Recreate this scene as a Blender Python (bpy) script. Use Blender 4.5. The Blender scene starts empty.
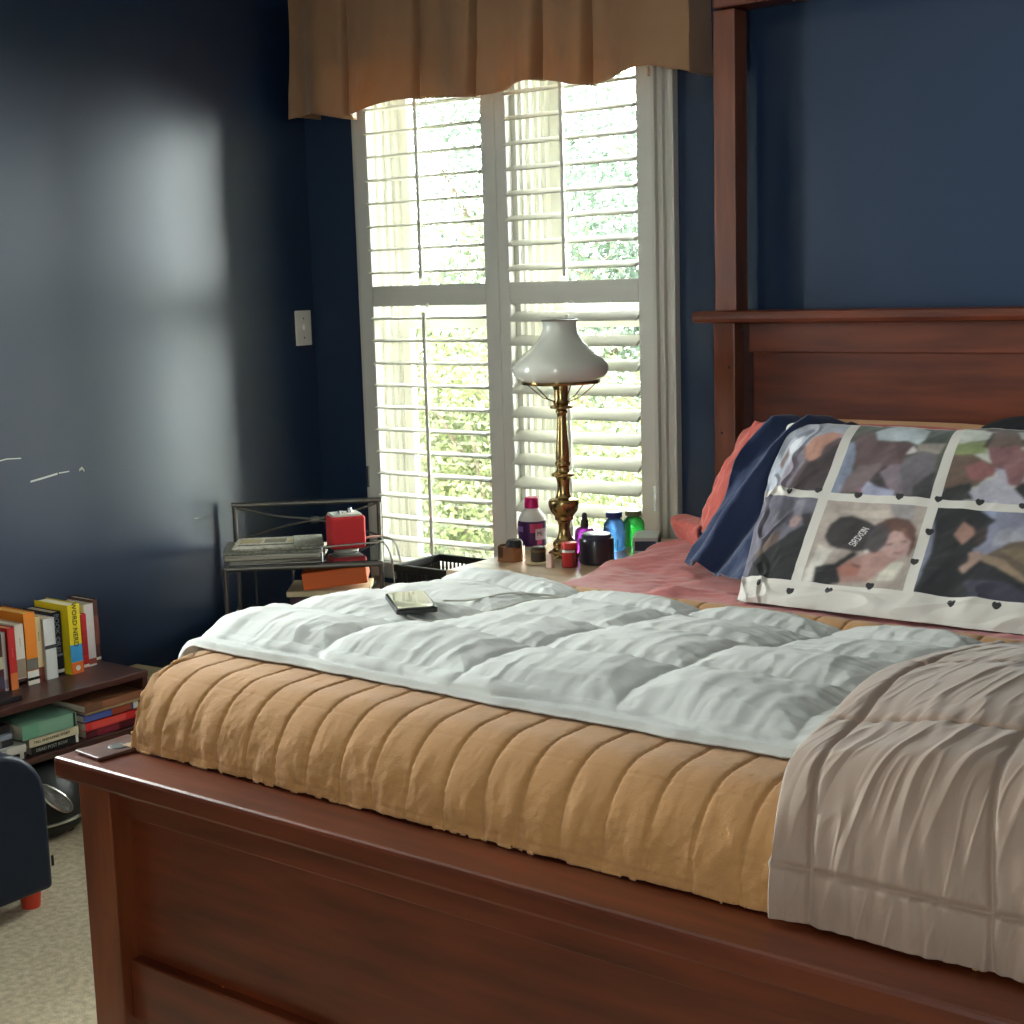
import bpy, math, random
import numpy as np
from mathutils import Vector, Matrix

R = math.radians
# ------------------------------------------------------------------ camera
scene = bpy.context.scene
cam_data = bpy.data.cameras.new('camera')
cam = bpy.data.objects.new('camera', cam_data)
scene.collection.objects.link(cam)
cam_data.sensor_width = 36.0
cam_data.lens = 36.0 * 1480.0 / 1024.0
cam_data.clip_start = 0.05
yaw, pitch, roll = R(37.6), R(8.75), R(-1.69)
fw = Vector((-math.sin(yaw) * math.cos(pitch), math.cos(yaw) * math.cos(pitch), -math.sin(pitch)))
rt = fw.cross(Vector((0, 0, 1))).normalized()
up = rt.cross(fw)
r2 = rt * math.cos(roll) + up * math.sin(roll)
u2 = -rt * math.sin(roll) + up * math.cos(roll)
CAM = Vector((3.592, -3.6, 1.4))
cam.matrix_world = Matrix(((r2.x, u2.x, -fw.x, CAM.x), (r2.y, u2.y, -fw.y, CAM.y), (r2.z, u2.z, -fw.z, CAM.z), (0, 0, 0, 1)))
scene.camera = cam

# ------------------------------------------------------------------ view, world, sun, window portals
scene.view_settings.view_transform = 'Standard'
scene.view_settings.look = 'None'
scene.view_settings.gamma = 1.0
scene.view_settings.use_curve_mapping = False
scene.view_settings.exposure = 2.92
SKY = 5.0
world = bpy.data.worlds.new('sky')
scene.world = world
world.use_nodes = True
wn = world.node_tree.nodes; wl = world.node_tree.links
wn.clear()
wo = wn.new('ShaderNodeOutputWorld'); wb = wn.new('ShaderNodeBackground')
wt = wn.new('ShaderNodeTexCoord'); wz = wn.new('ShaderNodeTexNoise'); wr = wn.new('ShaderNodeValToRGB')
wz.inputs['Scale'].default_value = 2.2; wz.inputs['Detail'].default_value = 5
wr.color_ramp.elements[0].position = 0.35; wr.color_ramp.elements[0].color = (0.82, 0.93, 0.95, 1)
wr.color_ramp.elements[1].position = 0.6; wr.color_ramp.elements[1].color = (1.0, 1.0, 0.95, 1)
wl.new(wt.outputs['Generated'], wz.inputs['Vector']); wl.new(wz.outputs['Fac'], wr.inputs['Fac'])
wl.new(wr.outputs['Color'], wb.inputs['Color']); wl.new(wb.outputs['Background'], wo.inputs['Surface'])
wb.inputs['Strength'].default_value = SKY
world.cycles.sampling_method = 'AUTOMATIC'

sun_d = bpy.data.lights.new('sun', 'SUN'); sun_d.energy = 1.2; sun_d.angle = R(0.6); sun_d.color = (1.0, 0.95, 0.82)
sun = bpy.data.objects.new('sun', sun_d); scene.collection.objects.link(sun)
sun.rotation_euler = Vector((0.42, -0.62, 0.85)).to_track_quat('Z', 'Y').to_euler()

def area(name, loc, rot, sx, sy, energy, color, portal=False):
    d = bpy.data.lights.new(name, 'AREA'); d.shape = 'RECTANGLE'; d.size = sx; d.size_y = sy
    d.energy = energy; d.color = color
    if portal: d.cycles.is_portal = True
    o = bpy.data.objects.new(name, d); scene.collection.objects.link(o); o.location = loc; o.rotation_euler = rot
    return o
# sky light enters through the bed window and two added unseen ones; portals only guide the sampling of the sky
area('portal_bed_window', (0.83, 0.20, 1.3), (R(-90), 0, 0), 1.2, 1.75, 1, (1, 1, 1), True)
area('portal_unseen_side_window', (-0.2, -1.95, 1.575), (0, R(-90), 0), 1.25, 1.0, 1, (1, 1, 1), True)
area('portal_added_rear_window', (3.375, -5.55, 1.5), (R(90), 0, 0), 0.45, 1.3, 1, (1, 1, 1), True)

# ------------------------------------------------------------------ helpers
def lin(c):
    return tuple(((x / 255) / 12.92 if x / 255 <= 0.04045 else ((x / 255 + 0.055) / 1.055) ** 2.4) for x in c)

def mat(name, col, rough=0.5, metal=0.0, spec=0.5, noise=0.0, nscale=20, bump=0.0, bscale=80, sheen=0.0, stretch=None,
        coat=0.0, trans=0.0, alpha=1.0, subsurf=0.0, attr=None, col2=None):
    m = bpy.data.materials.new(name); m.use_nodes = True
    nt = m.node_tree; N = nt.nodes; L = nt.links
    b = N['Principled BSDF']
    c = lin(col)
    b.inputs['Base Color'].default_value = (*c, 1)
    b.inputs['Roughness'].default_value = rough; b.inputs['Metallic'].default_value = metal
    b.inputs['Specular IOR Level'].default_value = spec
    b.inputs['Sheen Weight'].default_value = sheen
    b.inputs['Coat Weight'].default_value = coat
    b.inputs['Transmission Weight'].default_value = trans
    b.inputs['Subsurface Weight'].default_value = subsurf
    tc = N.new('ShaderNodeTexCoord'); mp = N.new('ShaderNodeMapping')
    L.new(tc.outputs['Object'], mp.inputs['Vector'])
    if stretch: mp.inputs['Scale'].default_value = stretch
    nz = N.new('ShaderNodeTexNoise'); nz.inputs['Scale'].default_value = nscale; nz.inputs['Detail'].default_value = 6
    L.new(mp.outputs['Vector'], nz.inputs['Vector'])
    mx = N.new('ShaderNodeMix'); mx.data_type = 'RGBA'
    c2 = lin(col2) if col2 else tuple(x * (1 - noise) for x in c)
    rp = N.new('ShaderNodeValToRGB'); rp.color_ramp.elements[0].position = 0.35; rp.color_ramp.elements[1].position = 0.7
    L.new(nz.outputs['Fac'], rp.inputs['Fac']); L.new(rp.outputs['Color'], mx.inputs['Factor'])
    mx.inputs['A'].default_value = (*c, 1); mx.inputs['B'].default_value = (*c2, 1)
    if attr:
        at = N.new('ShaderNodeAttribute'); at.attribute_name = attr
        L.new(at.outputs['Color'], b.inputs['Base Color'])
    else:
        L.new(mx.outputs['Result'], b.inputs['Base Color'])
    if bump:
        n2 = N.new('ShaderNodeTexNoise'); n2.inputs['Scale'].default_value = bscale; n2.inputs['Detail'].default_value = 4
        L.new(mp.outputs['Vector'], n2.inputs['Vector'])
        bp = N.new('ShaderNodeBump'); bp.inputs['Strength'].default_value = bump; bp.inputs['Distance'].default_value = 0.004
        L.new(n2.outputs['Fac'], bp.inputs['Height']); L.new(bp.outputs['Normal'], b.inputs['Normal'])
    return m

COL = scene.collection
def wloc(o):
    v = Vector((0, 0, 0))
    while o: v += o.location; o = o.parent
    return v
def link(name, V, F, m, parent=None, smooth=False, base=None, local=False, auto=True):
    V = np.asarray(V, float).reshape(-1, 3)
    me = bpy.data.meshes.new(name)
    if base is None and parent is None: base = Vector((float((V[:, 0].min() + V[:, 0].max()) / 2), float((V[:, 1].min() + V[:, 1].max()) / 2), float(V[:, 2].min())))
    off = wloc(parent) if parent else Vector(base)
    if local: off = Vector((0, 0, 0))
    V = V - np.array(off)
    me.from_pydata(V.tolist(), [], F if isinstance(F, list) else F.tolist())
    me.update()
    if smooth:
        me.polygons.foreach_set('use_smooth', [True] * len(me.polygons))
        if auto:
            try: me.set_sharp_from_angle(angle=R(38))
            except Exception: pass
    o = bpy.data.objects.new(name, me); COL.objects.link(o)
    if parent: o.parent = parent
    elif not local: o.location = off
    if m: me.materials.append(m)
    return o
def tag(o, label, cat, group=None):
    o['label'] = label; o['category'] = cat
    if group: o['group'] = group
    return o
def thing(name, label, cat, loc, group=None):
    o = bpy.data.objects.new(name, None); COL.objects.link(o); o.location = loc; o.empty_display_size = 0.05
    return tag(o, label, cat, group)
def struct(o): o['kind'] = 'structure'; return o
def bevel(o, w=0.004, seg=2):
    b = o.modifiers.new('bevel', 'BEVEL'); b.width = w; b.segments = seg; b.limit_method = 'ANGLE'; b.angle_limit = R(40)
    return o

class MB:
    def __init__(s): s.V = []; s.F = []
    def add(s, V, F, M=None):
        n = len(s.V)
        for v in V:
            v = Vector(v)
            if M is not None: v = M @ v
            s.V.append(tuple(v))
        for f in F: s.F.append(tuple(i + n for i in f))
        return s
    def box(s, x0, x1, y0, y1, z0, z1, M=None):
        V = [(x0, y0, z0), (x1, y0, z0), (x1, y1, z0), (x0, y1, z0), (x0, y0, z1), (x1, y0, z1), (x1, y1, z1), (x0, y1, z1)]
        return s.add(V, [(3, 2, 1, 0), (4, 5, 6, 7), (0, 1, 5, 4), (1, 2, 6, 5), (2, 3, 7, 6), (3, 0, 4, 7)], M)
    def prism(s, poly, axis, a, b, M=None):
        # poly: 2D points; axis: extrusion axis
        def p(u, v, w): return {0: (w, u, v), 1: (u, w, v), 2: (u, v, w)}[axis]
        n = len(poly); V = [p(u, v, a) for u, v in poly] + [p(u, v, b) for u, v in poly]
        F = [tuple(range(n))[::-1], tuple(range(n, 2 * n))] + [(i, (i + 1) % n, n + (i + 1) % n, n + i) for i in range(n)]
        return s.add(V, F, M)
    def lathe(s, prof, c=(0, 0, 0), seg=40, M=None, cap=True, sx=1, sy=1):
        n = len(prof); V = []; F = []
        for i in range(seg):
            a = 2 * math.pi * i / seg
            for r_, z in prof: V.append((c[0] + sx * r_ * math.cos(a), c[1] + sy * r_ * math.sin(a), c[2] + z))
        for i in range(seg):
            j = (i + 1) % seg
            for k in range(n - 1): F.append((i * n + k, j * n + k, j * n + k + 1, i * n + k + 1))
        if cap:
            if prof[0][0] > 1e-5: F.append(tuple(i * n for i in range(seg))[::-1])
            if prof[-1][0] > 1e-5: F.append(tuple(i * n + n - 1 for i in range(seg)))
        return s.add(V, F, M)
    def tube(s, pts, r, seg=10, closed=False, smooth=0):
        P = [Vector(p) for p in pts]
        if smooth:
            Q = []
            n = len(P)
            for i in range(n - 1):
                p0 = P[max(i - 1, 0)]; p1 = P[i]; p2 = P[i + 1]; p3 = P[min(i + 2, n - 1)]
                for k in range(smooth):
                    t = k / smooth
                    Q.append(0.5 * ((2 * p1) + (-p0 + p2) * t + (2 * p0 - 5 * p1 + 4 * p2 - p3) * t * t + (-p0 + 3 * p1 - 3 * p2 + p3) * t ** 3))
            Q.append(P[-1]); P = Q
        V = []; F = []; n = len(P)
        t0 = (P[1] - P[0]).normalized(); a = t0.orthogonal().normalized()
        for i in range(n):
            t = (P[min(i + 1, n - 1)] - P[max(i - 1, 0)]).normalized()
            a = (a - t * a.dot(t)).normalized(); b = t.cross(a)
            rr = r[i] if isinstance(r, (list, tuple)) else r
            for k in range(seg):
                an = 2 * math.pi * k / seg
                V.append(P[i] + (a * math.cos(an) + b * math.sin(an)) * rr)
        for i in range(n - 1):
            for k in range(seg):
                l = (k + 1) % seg
                F.append((i * seg + k, i * seg + l, (i + 1) * seg + l, (i + 1) * seg + k))
        F.append(tuple(range(seg))[::-1]); F.append(tuple(range((n - 1) * seg, n * seg)))
        return s.add(V, F)
    def build(s, name, m, parent=None, **k): return link(name, s.V, s.F, m, parent, **k)

def grid_faces(n, m_, flip=False):
    i = np.arange(n - 1)[:, None]; j = np.arange(m_ - 1)[None, :]
    a = i * m_ + j
    F = np.stack([a, a + m_, a + m_ + 1, a + 1], -1).reshape(-1, 4)
    return F[:, ::-1] if flip else F
def sheet(name, P, m, parent=None, thick=0.0, **k):
    n, m_, _ = P.shape
    F = grid_faces(n, m_)
    nrm = np.cross(P[n // 2 + 1, m_ // 2] - P[n // 2, m_ // 2], P[n // 2, m_ // 2 + 1] - P[n // 2, m_ // 2])
    if nrm[2] < 0: F = F[:, ::-1]
    o = link(name, P.reshape(-1, 3), F, m, parent, smooth=True, auto=False, **k)
    if thick:
        s = o.modifiers.new('thickness', 'SOLIDIFY'); s.thickness = thick; s.offset = -1
    return o

def _h(ix, iy, seed):
    n = (ix * 374761393 + iy * 668265263 + seed * 1442695041) & 0xffffffff
    n = ((n ^ (n >> 13)) * 1274126177) & 0xffffffff
    return ((n ^ (n >> 16)) & 0xffff) / 65535.0
def vn(x, y, seed=0):
    x = np.asarray(x, float); y = np.asarray(y, float)
    x, y = np.broadcast_arrays(x, y)
    ix = np.floor(x).astype(np.int64); iy = np.floor(y).astype(np.int64); fx = x - ix; fy = y - iy
    fx = fx * fx * (3 - 2 * fx); fy = fy * fy * (3 - 2 * fy)
    a = _h(ix, iy, seed); b = _h(ix + 1, iy, seed); c = _h(ix, iy + 1, seed); d = _h(ix + 1, iy + 1, seed)
    return (a * (1 - fx) + b * fx) * (1 - fy) + (c * (1 - fx) + d * fx) * fy * 1.0 - 0.5
def fbm(x, y, seed=0, o=4):
    s = 0; a = 1.0
    for k in range(o): s = s + a * vn(x * 2 ** k, y * 2 ** k, seed + k); a *= 0.5
    return s
def sstep(a, b, x): t = np.clip((x - a) / (b - a), 0, 1); return t * t * (3 - 2 * t)
def ridge(x, y, seed=0, o=3):   # wrinkle ridges, about 0..1
    s = 0; a = 1.0
    for k in range(o): s = s + a * (1 - np.abs(2 * vn(x * 2 ** k, y * 2 ** k, seed + k * 7)) * 2) ; a *= 0.5
    return s

def text(body, size, M, m, parent, name='lettering', extrude=0.0004):
    c = bpy.data.curves.new(name, 'FONT'); c.body = body; c.size = size; c.align_x = 'CENTER'; c.align_y = 'CENTER'; c.extrude = extrude
    c.resolution_u = 3
    o = bpy.data.objects.new(name + '_curve', c); COL.objects.link(o)
    me = bpy.data.meshes.new_from_object(o)
    bpy.data.objects.remove(o); bpy.data.curves.remove(c)
    off = wloc(parent); T = Matrix.Translation(-off) @ M
    me.transform(T)
    me.materials.clear(); me.materials.append(m)
    r = bpy.data.objects.new(name, me); COL.objects.link(r); r.parent = parent
    return r

# ------------------------------------------------------------------ materials
def wood(name, c1, c2, rough=0.35, stretch=(1, 8, 8), coat=0.2, scale=4):
    m = mat(name, c1, rough, noise=0.4, nscale=scale, bump=0.05, bscale=30, stretch=stretch, col2=c2, coat=coat)
    m.node_tree.nodes['Principled BSDF'].inputs['Coat Roughness'].default_value = 0.38
    return m
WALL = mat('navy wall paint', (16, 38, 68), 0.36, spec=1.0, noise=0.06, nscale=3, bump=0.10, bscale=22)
WALLW = mat('navy wall paint lit copy', (30, 50, 80), 0.36, spec=0.6, noise=0.06, nscale=3, bump=0.06, bscale=60)  # same navy paint, base colour raised to stand in for light on it
CEIL = mat('ceiling paint', (205, 203, 196), 0.9)
TRIM = mat('white trim paint', (214, 210, 200), 0.4)
SHUT = mat('shutter white', (222, 219, 210), 0.38)
VINYL = mat('vinyl window', (238, 236, 226), 0.4)
WX = wood('reddish wood along x', (112, 50, 24), (80, 32, 15), stretch=(1, 9, 9), rough=0.36, coat=0.18)
WY = wood('reddish wood along y', (112, 50, 24), (80, 32, 15), stretch=(9, 1, 9), rough=0.33)
WZ = wood('reddish wood along z', (128, 64, 32), (96, 44, 22), stretch=(9, 9, 1), rough=0.4)
DARKW = wood('dark cherry laminate', (72, 38, 32), (56, 28, 24), stretch=(6, 1, 6), coat=0.1)
LIGHTW = wood('light oak top', (196, 170, 138), (172, 142, 108), stretch=(1, 8, 8))
BLKMETAL = mat('dark metal tube', (110, 106, 102), 0.38, metal=0.8)
BRASS = mat('aged brass', (186, 156, 104), 0.24, metal=1.0, noise=0.25, nscale=12)
OPAL = mat('opal glass', (225, 224, 214), 0.12, spec=0.6, coat=0.5, subsurf=0.0)
GOLD = mat('gold quilt cotton', (190, 138, 84), 0.85, sheen=0.2, noise=0.10, nscale=25, bump=0.25, bscale=350)
WHITEC = mat('white comforter cotton', (206, 208, 206), 0.8, sheen=0.2, bump=0.1, bscale=300)
TAN = mat('taupe blanket', (160, 134, 118), 0.6, sheen=0.4, bump=0.08, bscale=400)
PINK = mat('pink sheet cotton', (190, 110, 108), 0.8, sheen=0.2, bump=0.1, bscale=300)
SALMON = mat('salmon pillow cotton', (196, 92, 82), 0.8, sheen=0.2, bump=0.1, bscale=300)
NAVY = mat('navy cotton', (34, 50, 86), 0.85, sheen=0.3, bump=0.15, bscale=400)
TANP = mat('beige pillow', (196, 150, 112), 0.85)
BLACKC = mat('black cloth', (24, 24, 28), 0.9)
MATW = mat('mattress ticking', (220, 216, 206), 0.9)
CARPET = mat('beige carpet', (206, 192, 166), 0.98, spec=0.1, noise=0.35, nscale=60, bump=1.0, bscale=260)
VAL = mat('bronze satin', (182, 138, 100), 0.42, sheen=0.5, noise=0.15, nscale=8, bump=0.05, bscale=200)
BLACKP = mat('black plastic', (16, 16, 18), 0.35)
WHITEP = mat('white plastic', (225, 222, 215), 0.4)
SILVER = mat('silver trim', (200, 200, 200), 0.25, metal=0.9)
REDP = mat('red fabric grille', (236, 52, 60), 0.55, bump=0.1, bscale=900)
CHAIRN = mat('navy chair vinyl', (10, 26, 46), 0.42, spec=0.4)
REDF = mat('red wooden foot', (196, 60, 36), 0.5)
PAPER = mat('page paper', (216, 208, 190), 0.9)
INK = mat('black ink', (24, 22, 22), 0.6)
WINK = mat('white ink', (226, 222, 212), 0.6)
_c = {}
def cmat(rgb, rough=0.5, **k):
    key = (rgb, rough, tuple(sorted(k.items())))
    if key not in _c: _c[key] = mat('colour %d %d %d' % rgb, rgb, rough, **k)
    return _c[key]
def glass_mat(name, tint=(1, 1, 1), fres=1.45):
    m = bpy.data.materials.new(name); m.use_nodes = True; N = m.node_tree.nodes; L = m.node_tree.links; N.clear()
    o = N.new('ShaderNodeOutputMaterial'); t = N.new('ShaderNodeBsdfTransparent'); g = N.new('ShaderNodeBsdfGlossy'); x = N.new('ShaderNodeMixShader'); f = N.new('ShaderNodeFresnel')
    f.inputs['IOR'].default_value = fres; t.inputs['Color'].default_value = (*tint, 1); g.inputs['Roughness'].default_value = 0.02
    L.new(f.outputs['Fac'], x.inputs['Fac']); L.new(t.outputs['BSDF'], x.inputs[1]); L.new(g.outputs['BSDF'], x.inputs[2]); L.new(x.outputs['Shader'], o.inputs['Surface'])
    return m
GLASS = glass_mat('window glass', (0.97, 0.99, 0.98))

# ------------------------------------------------------------------ room shell
T = 0.16
H = 2.62; RX = 4.75; RY = -5.35
WX0, WX1, WZ0, WZ1 = 0.250, 1.372, 0.44, 2.16      # bed-side window opening
struct(MB().box(-T, RX + T, RY - T, T, -0.15, 0).build('floor', CARPET))
struct(MB().box(-T, RX + T, RY - T, T, H, H + 0.15).build('ceiling', CEIL))
b = MB()
b.box(-T, WX0, 0, T, 0, H); b.box(WX1, RX + T, 0, T, 0, H); b.box(WX0, WX1, 0, T, 0, WZ0); b.box(WX0, WX1, 0, T, WZ1, H)
struct(b.build('wall_window', WALLW))
b = MB(); SY0, SY1, SZ0, SZ1 = -2.45, -1.45, 0.95, 2.2
b.box(-T, 0, SY1, 0, 0, H); b.box(-T, 0, RY - T, SY0, 0, H); b.box(-T, 0, SY0, SY1, 0, SZ0); b.box(-T, 0, SY0, SY1, SZ1, H)
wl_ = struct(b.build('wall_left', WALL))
b = MB(); BX0, BX1 = 3.15, 3.6
b.box(0, BX0, RY - T, RY, 0, H); b.box(BX1, RX + T, RY - T, RY, 0, H); b.box(BX0, BX1, RY - T, RY, 0, 0.85); b.box(BX0, BX1, RY - T, RY, 2.2, H)
struct(b.build('wall_rear', WALLW))
struct(MB().box(RX, RX + T, RY, 0, 0, H).build('wall_right', WALLW))
for n, a in (('window', (0.0, RX, -0.014, 0, 0, 0.09)), ('left', (0, 0.014, RY, -0.014, 0, 0.09)), ('right', (RX - 0.014, RX, RY, -0.014, 0, 0.09))):
    struct(bevel(MB().box(*a).build('baseboard_' + n, TRIM), 0.004))
# chipped scratches on the left wall
def scratch(pts, w, m):
    b = MB()
    for (y0, z0), (y1, z1) in zip(pts[:-1], pts[1:]):
        b.box(-0.001, 0.0012, min(y0, y1), max(y0, y1), 0, w, Matrix.Translation((0, 0, 0)))
        n = len(b.V) - 8
        for i in range(n, n + 8):
            x, y, z = b.V[i]; t = 0 if abs(y - y0) < 1e-6 else 1
            b.V[i] = (x, y, (z0 if t == 0 else z1) + z)
    o = b.build('paint_scratch', m, wl_); return o
SCR = cmat((198, 200, 196), 0.8); SCD = cmat((70, 84, 92), 0.8)
scratch([(-1.15, 0.888), (-1.11, 0.893), (-1.06, 0.900)], 0.005, SCR)
scratch([(-1.055, 0.902), (-1.02, 0.903)], 0.003, SCR)
scratch([(-0.985, 0.900), (-0.975, 0.906), (-0.968, 0.897)], 0.007, SCR)
scratch([(-0.96, 0.902), (-0.90, 0.899)], 0.002, SCD)
scratch([(-0.86, 0.896), (-0.78, 0.887)], 0.002, SCD)
scratch([(-1.245, 0.958), (-1.22, 0.961), (-1.175, 0.958)], 0.003, SCR)
scratch([(-0.57, 0.700), (-0.53, 0.698)], 0.004, SCR)

# bed-side window: jambs with stepped tracks, sashes, glass
w1 = bpy.data.objects.new('window_1', None); COL.objects.link(w1); w1.location = (0.81, 0.05, WZ0); struct(w1)
b = MB(); MX0, MX1 = 0.772, 0.858
prof = []
x = WX0 + 0.005
steps = [(0.0, 0.018), (0.018, 0.028), (0.026, 0.022), (0.045, 0.036), (0.052, 0.030), (0.075, 0.044), (0.082, 0.038), (0.10, 0.052), (0.108, 0.046), (0.135, 0.058)]
for (y0, d0), (y1, d1) in zip(steps[:-1], steps[1:]):
    for sx, xb in ((1, WX0), (-1, MX0), (1, MX1), (-1, WX1)):
        b.box(min(xb, xb + sx * d0), max(xb, xb + sx * d0), y0, y1, WZ0, WZ1)
b.box(MX0, MX1, 0.0, 0.15, WZ0, WZ1)
b.box(WX0, WX1, 0.001, 0.149, WZ0, WZ0 + 0.03); b.box(WX0, WX1, 0.001, 0.149, WZ1 - 0.03, WZ1)
b.build('window_frame', VINYL, w1)
for xa, xb in ((WX0 + 0.055, MX0 - 0.055), (MX1 + 0.055, WX1 - 0.055)):
    for z0, z1, yy in ((WZ0 + 0.03, 1.30, 0.105), (1.30, WZ1 - 0.03, 0.13)):
        s = MB(); e = 0.03
        s.box(xa - 0.012, xa + e, yy, yy + 0.024, z0, z1); s.box(xb - e, xb + 0.012, yy, yy + 0.024, z0, z1)
        s.box(xa + e, xb - e, yy + 0.0005, yy + 0.0235, z0, z0 + 0.035); s.box(xa + e, xb - e, yy + 0.0005, yy + 0.0235, z1 - 0.035, z1)
        sh = s.build('sash', VINYL, w1)
        MB().box(xa + e, xb - e, yy + 0.010, yy + 0.014, z0 + 0.03, z1 - 0.03).build('pane', GLASS, sh)
# casing: right side profile with flutes, thin left strip
b = MB()
for x0, x1, d in ((1.372, 1.384, 0.045), (1.384, 1.398, 0.030), (1.398, 1.404, 0.036), (1.404, 1.420, 0.022), (1.420, 1.434, 0.028)):
    b.box(x0, x1, -d, 0, WZ0 - 0.04, 2.24)
b.box(0.238, 0.250, -0.03, 0, WZ0 - 0.04, 2.24); b.box(0.238, 1.434, -0.03, 0, 2.16, 2.24)
struct(bevel(b.build('trim_1', TRIM), 0.002))
struct(bevel(MB().box(0.2, 1.46, -0.06, 0, WZ0 - 0.045, WZ0 - 0.015).build('trim_2', TRIM), 0.004))
# unseen windows added to light the room; side one follows the headboard shadow
w2 = bpy.data.objects.new('unseen_side_window', None); COL.objects.link(w2); w2.location = (-0.08, -1.95, SZ0); struct(w2)
b = MB(); b.box(-0.12, -0.06, SY0, SY0 + 0.05, SZ0, SZ1).box(-0.12, -0.06, SY1 - 0.05, SY1, SZ0, SZ1).box(-0.12, -0.06, SY0, SY1, SZ0, SZ0 + 0.05).box(-0.12, -0.06, SY0, SY1, SZ1 - 0.05, SZ1).box(-0.11, -0.07, SY0, SY1, 1.52, 1.56)
b.build('window_frame', VINYL, w2); MB().box(-0.093, -0.088, SY0 + 0.02, SY1 - 0.02, SZ0 + 0.02, SZ1 - 0.02).build('pane', GLASS, w2)
w3 = bpy.data.objects.new('added_rear_window', None); COL.objects.link(w3); w3.location = (3.375, RY - 0.08, 0.85); struct(w3)  # rear opening added as fill light, not a known window
b = MB(); b.box(BX0, BX0 + 0.05, RY - 0.12, RY - 0.06, 0.85, 2.2).box(BX1 - 0.05, BX1, RY - 0.12, RY - 0.06, 0.85, 2.2).box(BX0, BX1, RY - 0.12, RY - 0.06, 0.85, 0.9).box(BX0, BX1, RY - 0.12, RY - 0.06, 2.15, 2.2)
b.build('window_frame', VINYL, w3); MB().box(BX0 + 0.02, BX1 - 0.02, RY - 0.093, RY - 0.088, 0.87, 2.18).build('pane', GLASS, w3)

# light switch on the left wall
t = thing('light_switch', 'white toggle light switch plate on the left wall near the corner', 'light switch', (0, -0.055, 1.217))
bevel(MB().box(0.0005, 0.007, -0.092, -0.020, 1.217, 1.333).build('switch_plate', WHITEP, t), 0.003)
MB().box(0.007, 0.016, -0.061, -0.051, 1.268, 1.288, Matrix.Rotation(0, 4, 'Y')).build('toggle', WHITEP, t)
for zz in (1.243, 1.307): MB().lathe([(0.0, 0.0), (0.003, 0.0), (0.002, 0.001)], seg=10, M=Matrix.Translation((0.007, -0.056, zz)) @ Matrix.Rotation(R(90), 4, 'Y')).build('screw', SILVER, t)

# ------------------------------------------------------------------ outdoors
GRASS = mat('lawn', (110, 116, 84), 0.95, noise=0.4, nscale=3, col2=(110, 130, 60))
struct(MB().box(-14, 8, 0.4, 22, -0.9, -0.8).build('ground', GRASS))
def leafmat(name, a, b_):
    m = mat(name, a, 0.6, noise=0.3, nscale=2.5, col2=b_)
    N = m.node_tree.nodes; L = m.node_tree.links; p = N['Principled BSDF']
    tr = N.new('ShaderNodeBsdfTranslucent'); mx = N.new('ShaderNodeMixShader'); mx.inputs['Fac'].default_value = 0.35
    src = p.inputs['Base Color'].links[0].from_socket
    L.new(src, tr.inputs['Color']); L.new(p.outputs['BSDF'], mx.inputs[1]); L.new(tr.outputs['BSDF'], mx.inputs[2])
    L.new(mx.outputs['Shader'], N['Material Output'].inputs['Surface'])
    return m
LEAVES = [leafmat('leaf a', (96, 104, 80), (56, 66, 46)), leafmat('leaf b', (112, 116, 78), (66, 74, 46)), leafmat('leaf c', (84, 98, 84), (48, 62, 52))]
BARK = mat('bark', (96, 84, 70), 0.9, noise=0.4, bump=0.6, bscale=30)
rng = np.random.default_rng(7)
def tree(label, x, y, z0, zt, rx, trunk, n, lm, seed, leaf=0.055):
    rg = np.random.default_rng(seed)
    t = thing('garden_tree', label, 'tree', (x, y, -0.8), 'garden shrubs and trees beyond the window')
    b = MB(); b.tube([(x, y, -0.8), (x + 0.05, y, 0.2), (x - 0.03, y + 0.05, (z0 + zt) / 2)], [trunk, trunk * 0.8, trunk * 0.5], 8)
    for k in range(14):
        a = rg.uniform(0, 6.28); zz = rg.uniform(max(z0, -0.4), zt * 0.8); e = rg.uniform(0.4, 0.9) * rx
        b.tube([(x, y, zz - 0.3), (x + 0.5 * e * math.cos(a), y + 0.5 * e * math.sin(a), zz), (x + e * math.cos(a), y + e * math.sin(a), zz + 0.45)], [trunk * 0.4, trunk * 0.3, trunk * 0.12], 5)
    b.build('trunk', BARK, t, smooth=True)
    # clusters
    nc = 46; n = int(n * 2.0)
    cc = rg.normal(size=(nc, 3)); cc /= np.linalg.norm(cc, axis=1)[:, None]; cc *= rg.uniform(0.35, 1.0, (nc, 1)) ** 0.6
    cz = (z0 + zt) / 2; rz = (zt - z0) / 2
    cen = cc * np.array([rx, rx * 0.7, rz]) + np.array([x, y, cz])
    idx = rg.integers(0, nc, n)
    pos = cen[idx] + rg.normal(size=(n, 3)) * rx * 0.16
    pos[:, 2] = np.maximum(pos[:, 2], -0.75)
    a = rg.normal(size=(n, 3)); a /= np.linalg.norm(a, axis=1)[:, None]
    c = rg.normal(size=(n, 3)); c = np.cross(a, c); c /= np.linalg.norm(c, axis=1)[:, None]
    s = 0.62 * leaf * rg.uniform(0.6, 1.4, (n, 1))
    V = np.stack([pos - a * s, pos + c * s * 0.5, pos + a * s, pos - c * s * 0.5], 1).reshape(-1, 3)
    F = np.arange(4 * n).reshape(n, 4)
    link('foliage', V, F, lm, t)
tree('low leafy shrub just beyond the left window unit', -2.1, 3.6, -0.7, 1.25, 1.0, 0.05, 9000, LEAVES[1], 1, 0.04)
tree('light green shrub beyond the left shutters', -3.9, 5.4, -0.8, 2.0, 1.5, 0.08, 11000, LEAVES[0], 2)
tree('yellow green shrub beyond the right shutters', -0.4, 4.6, -0.7, 1.35, 1.1, 0.06, 9000, LEAVES[1], 3, 0.045)
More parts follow.
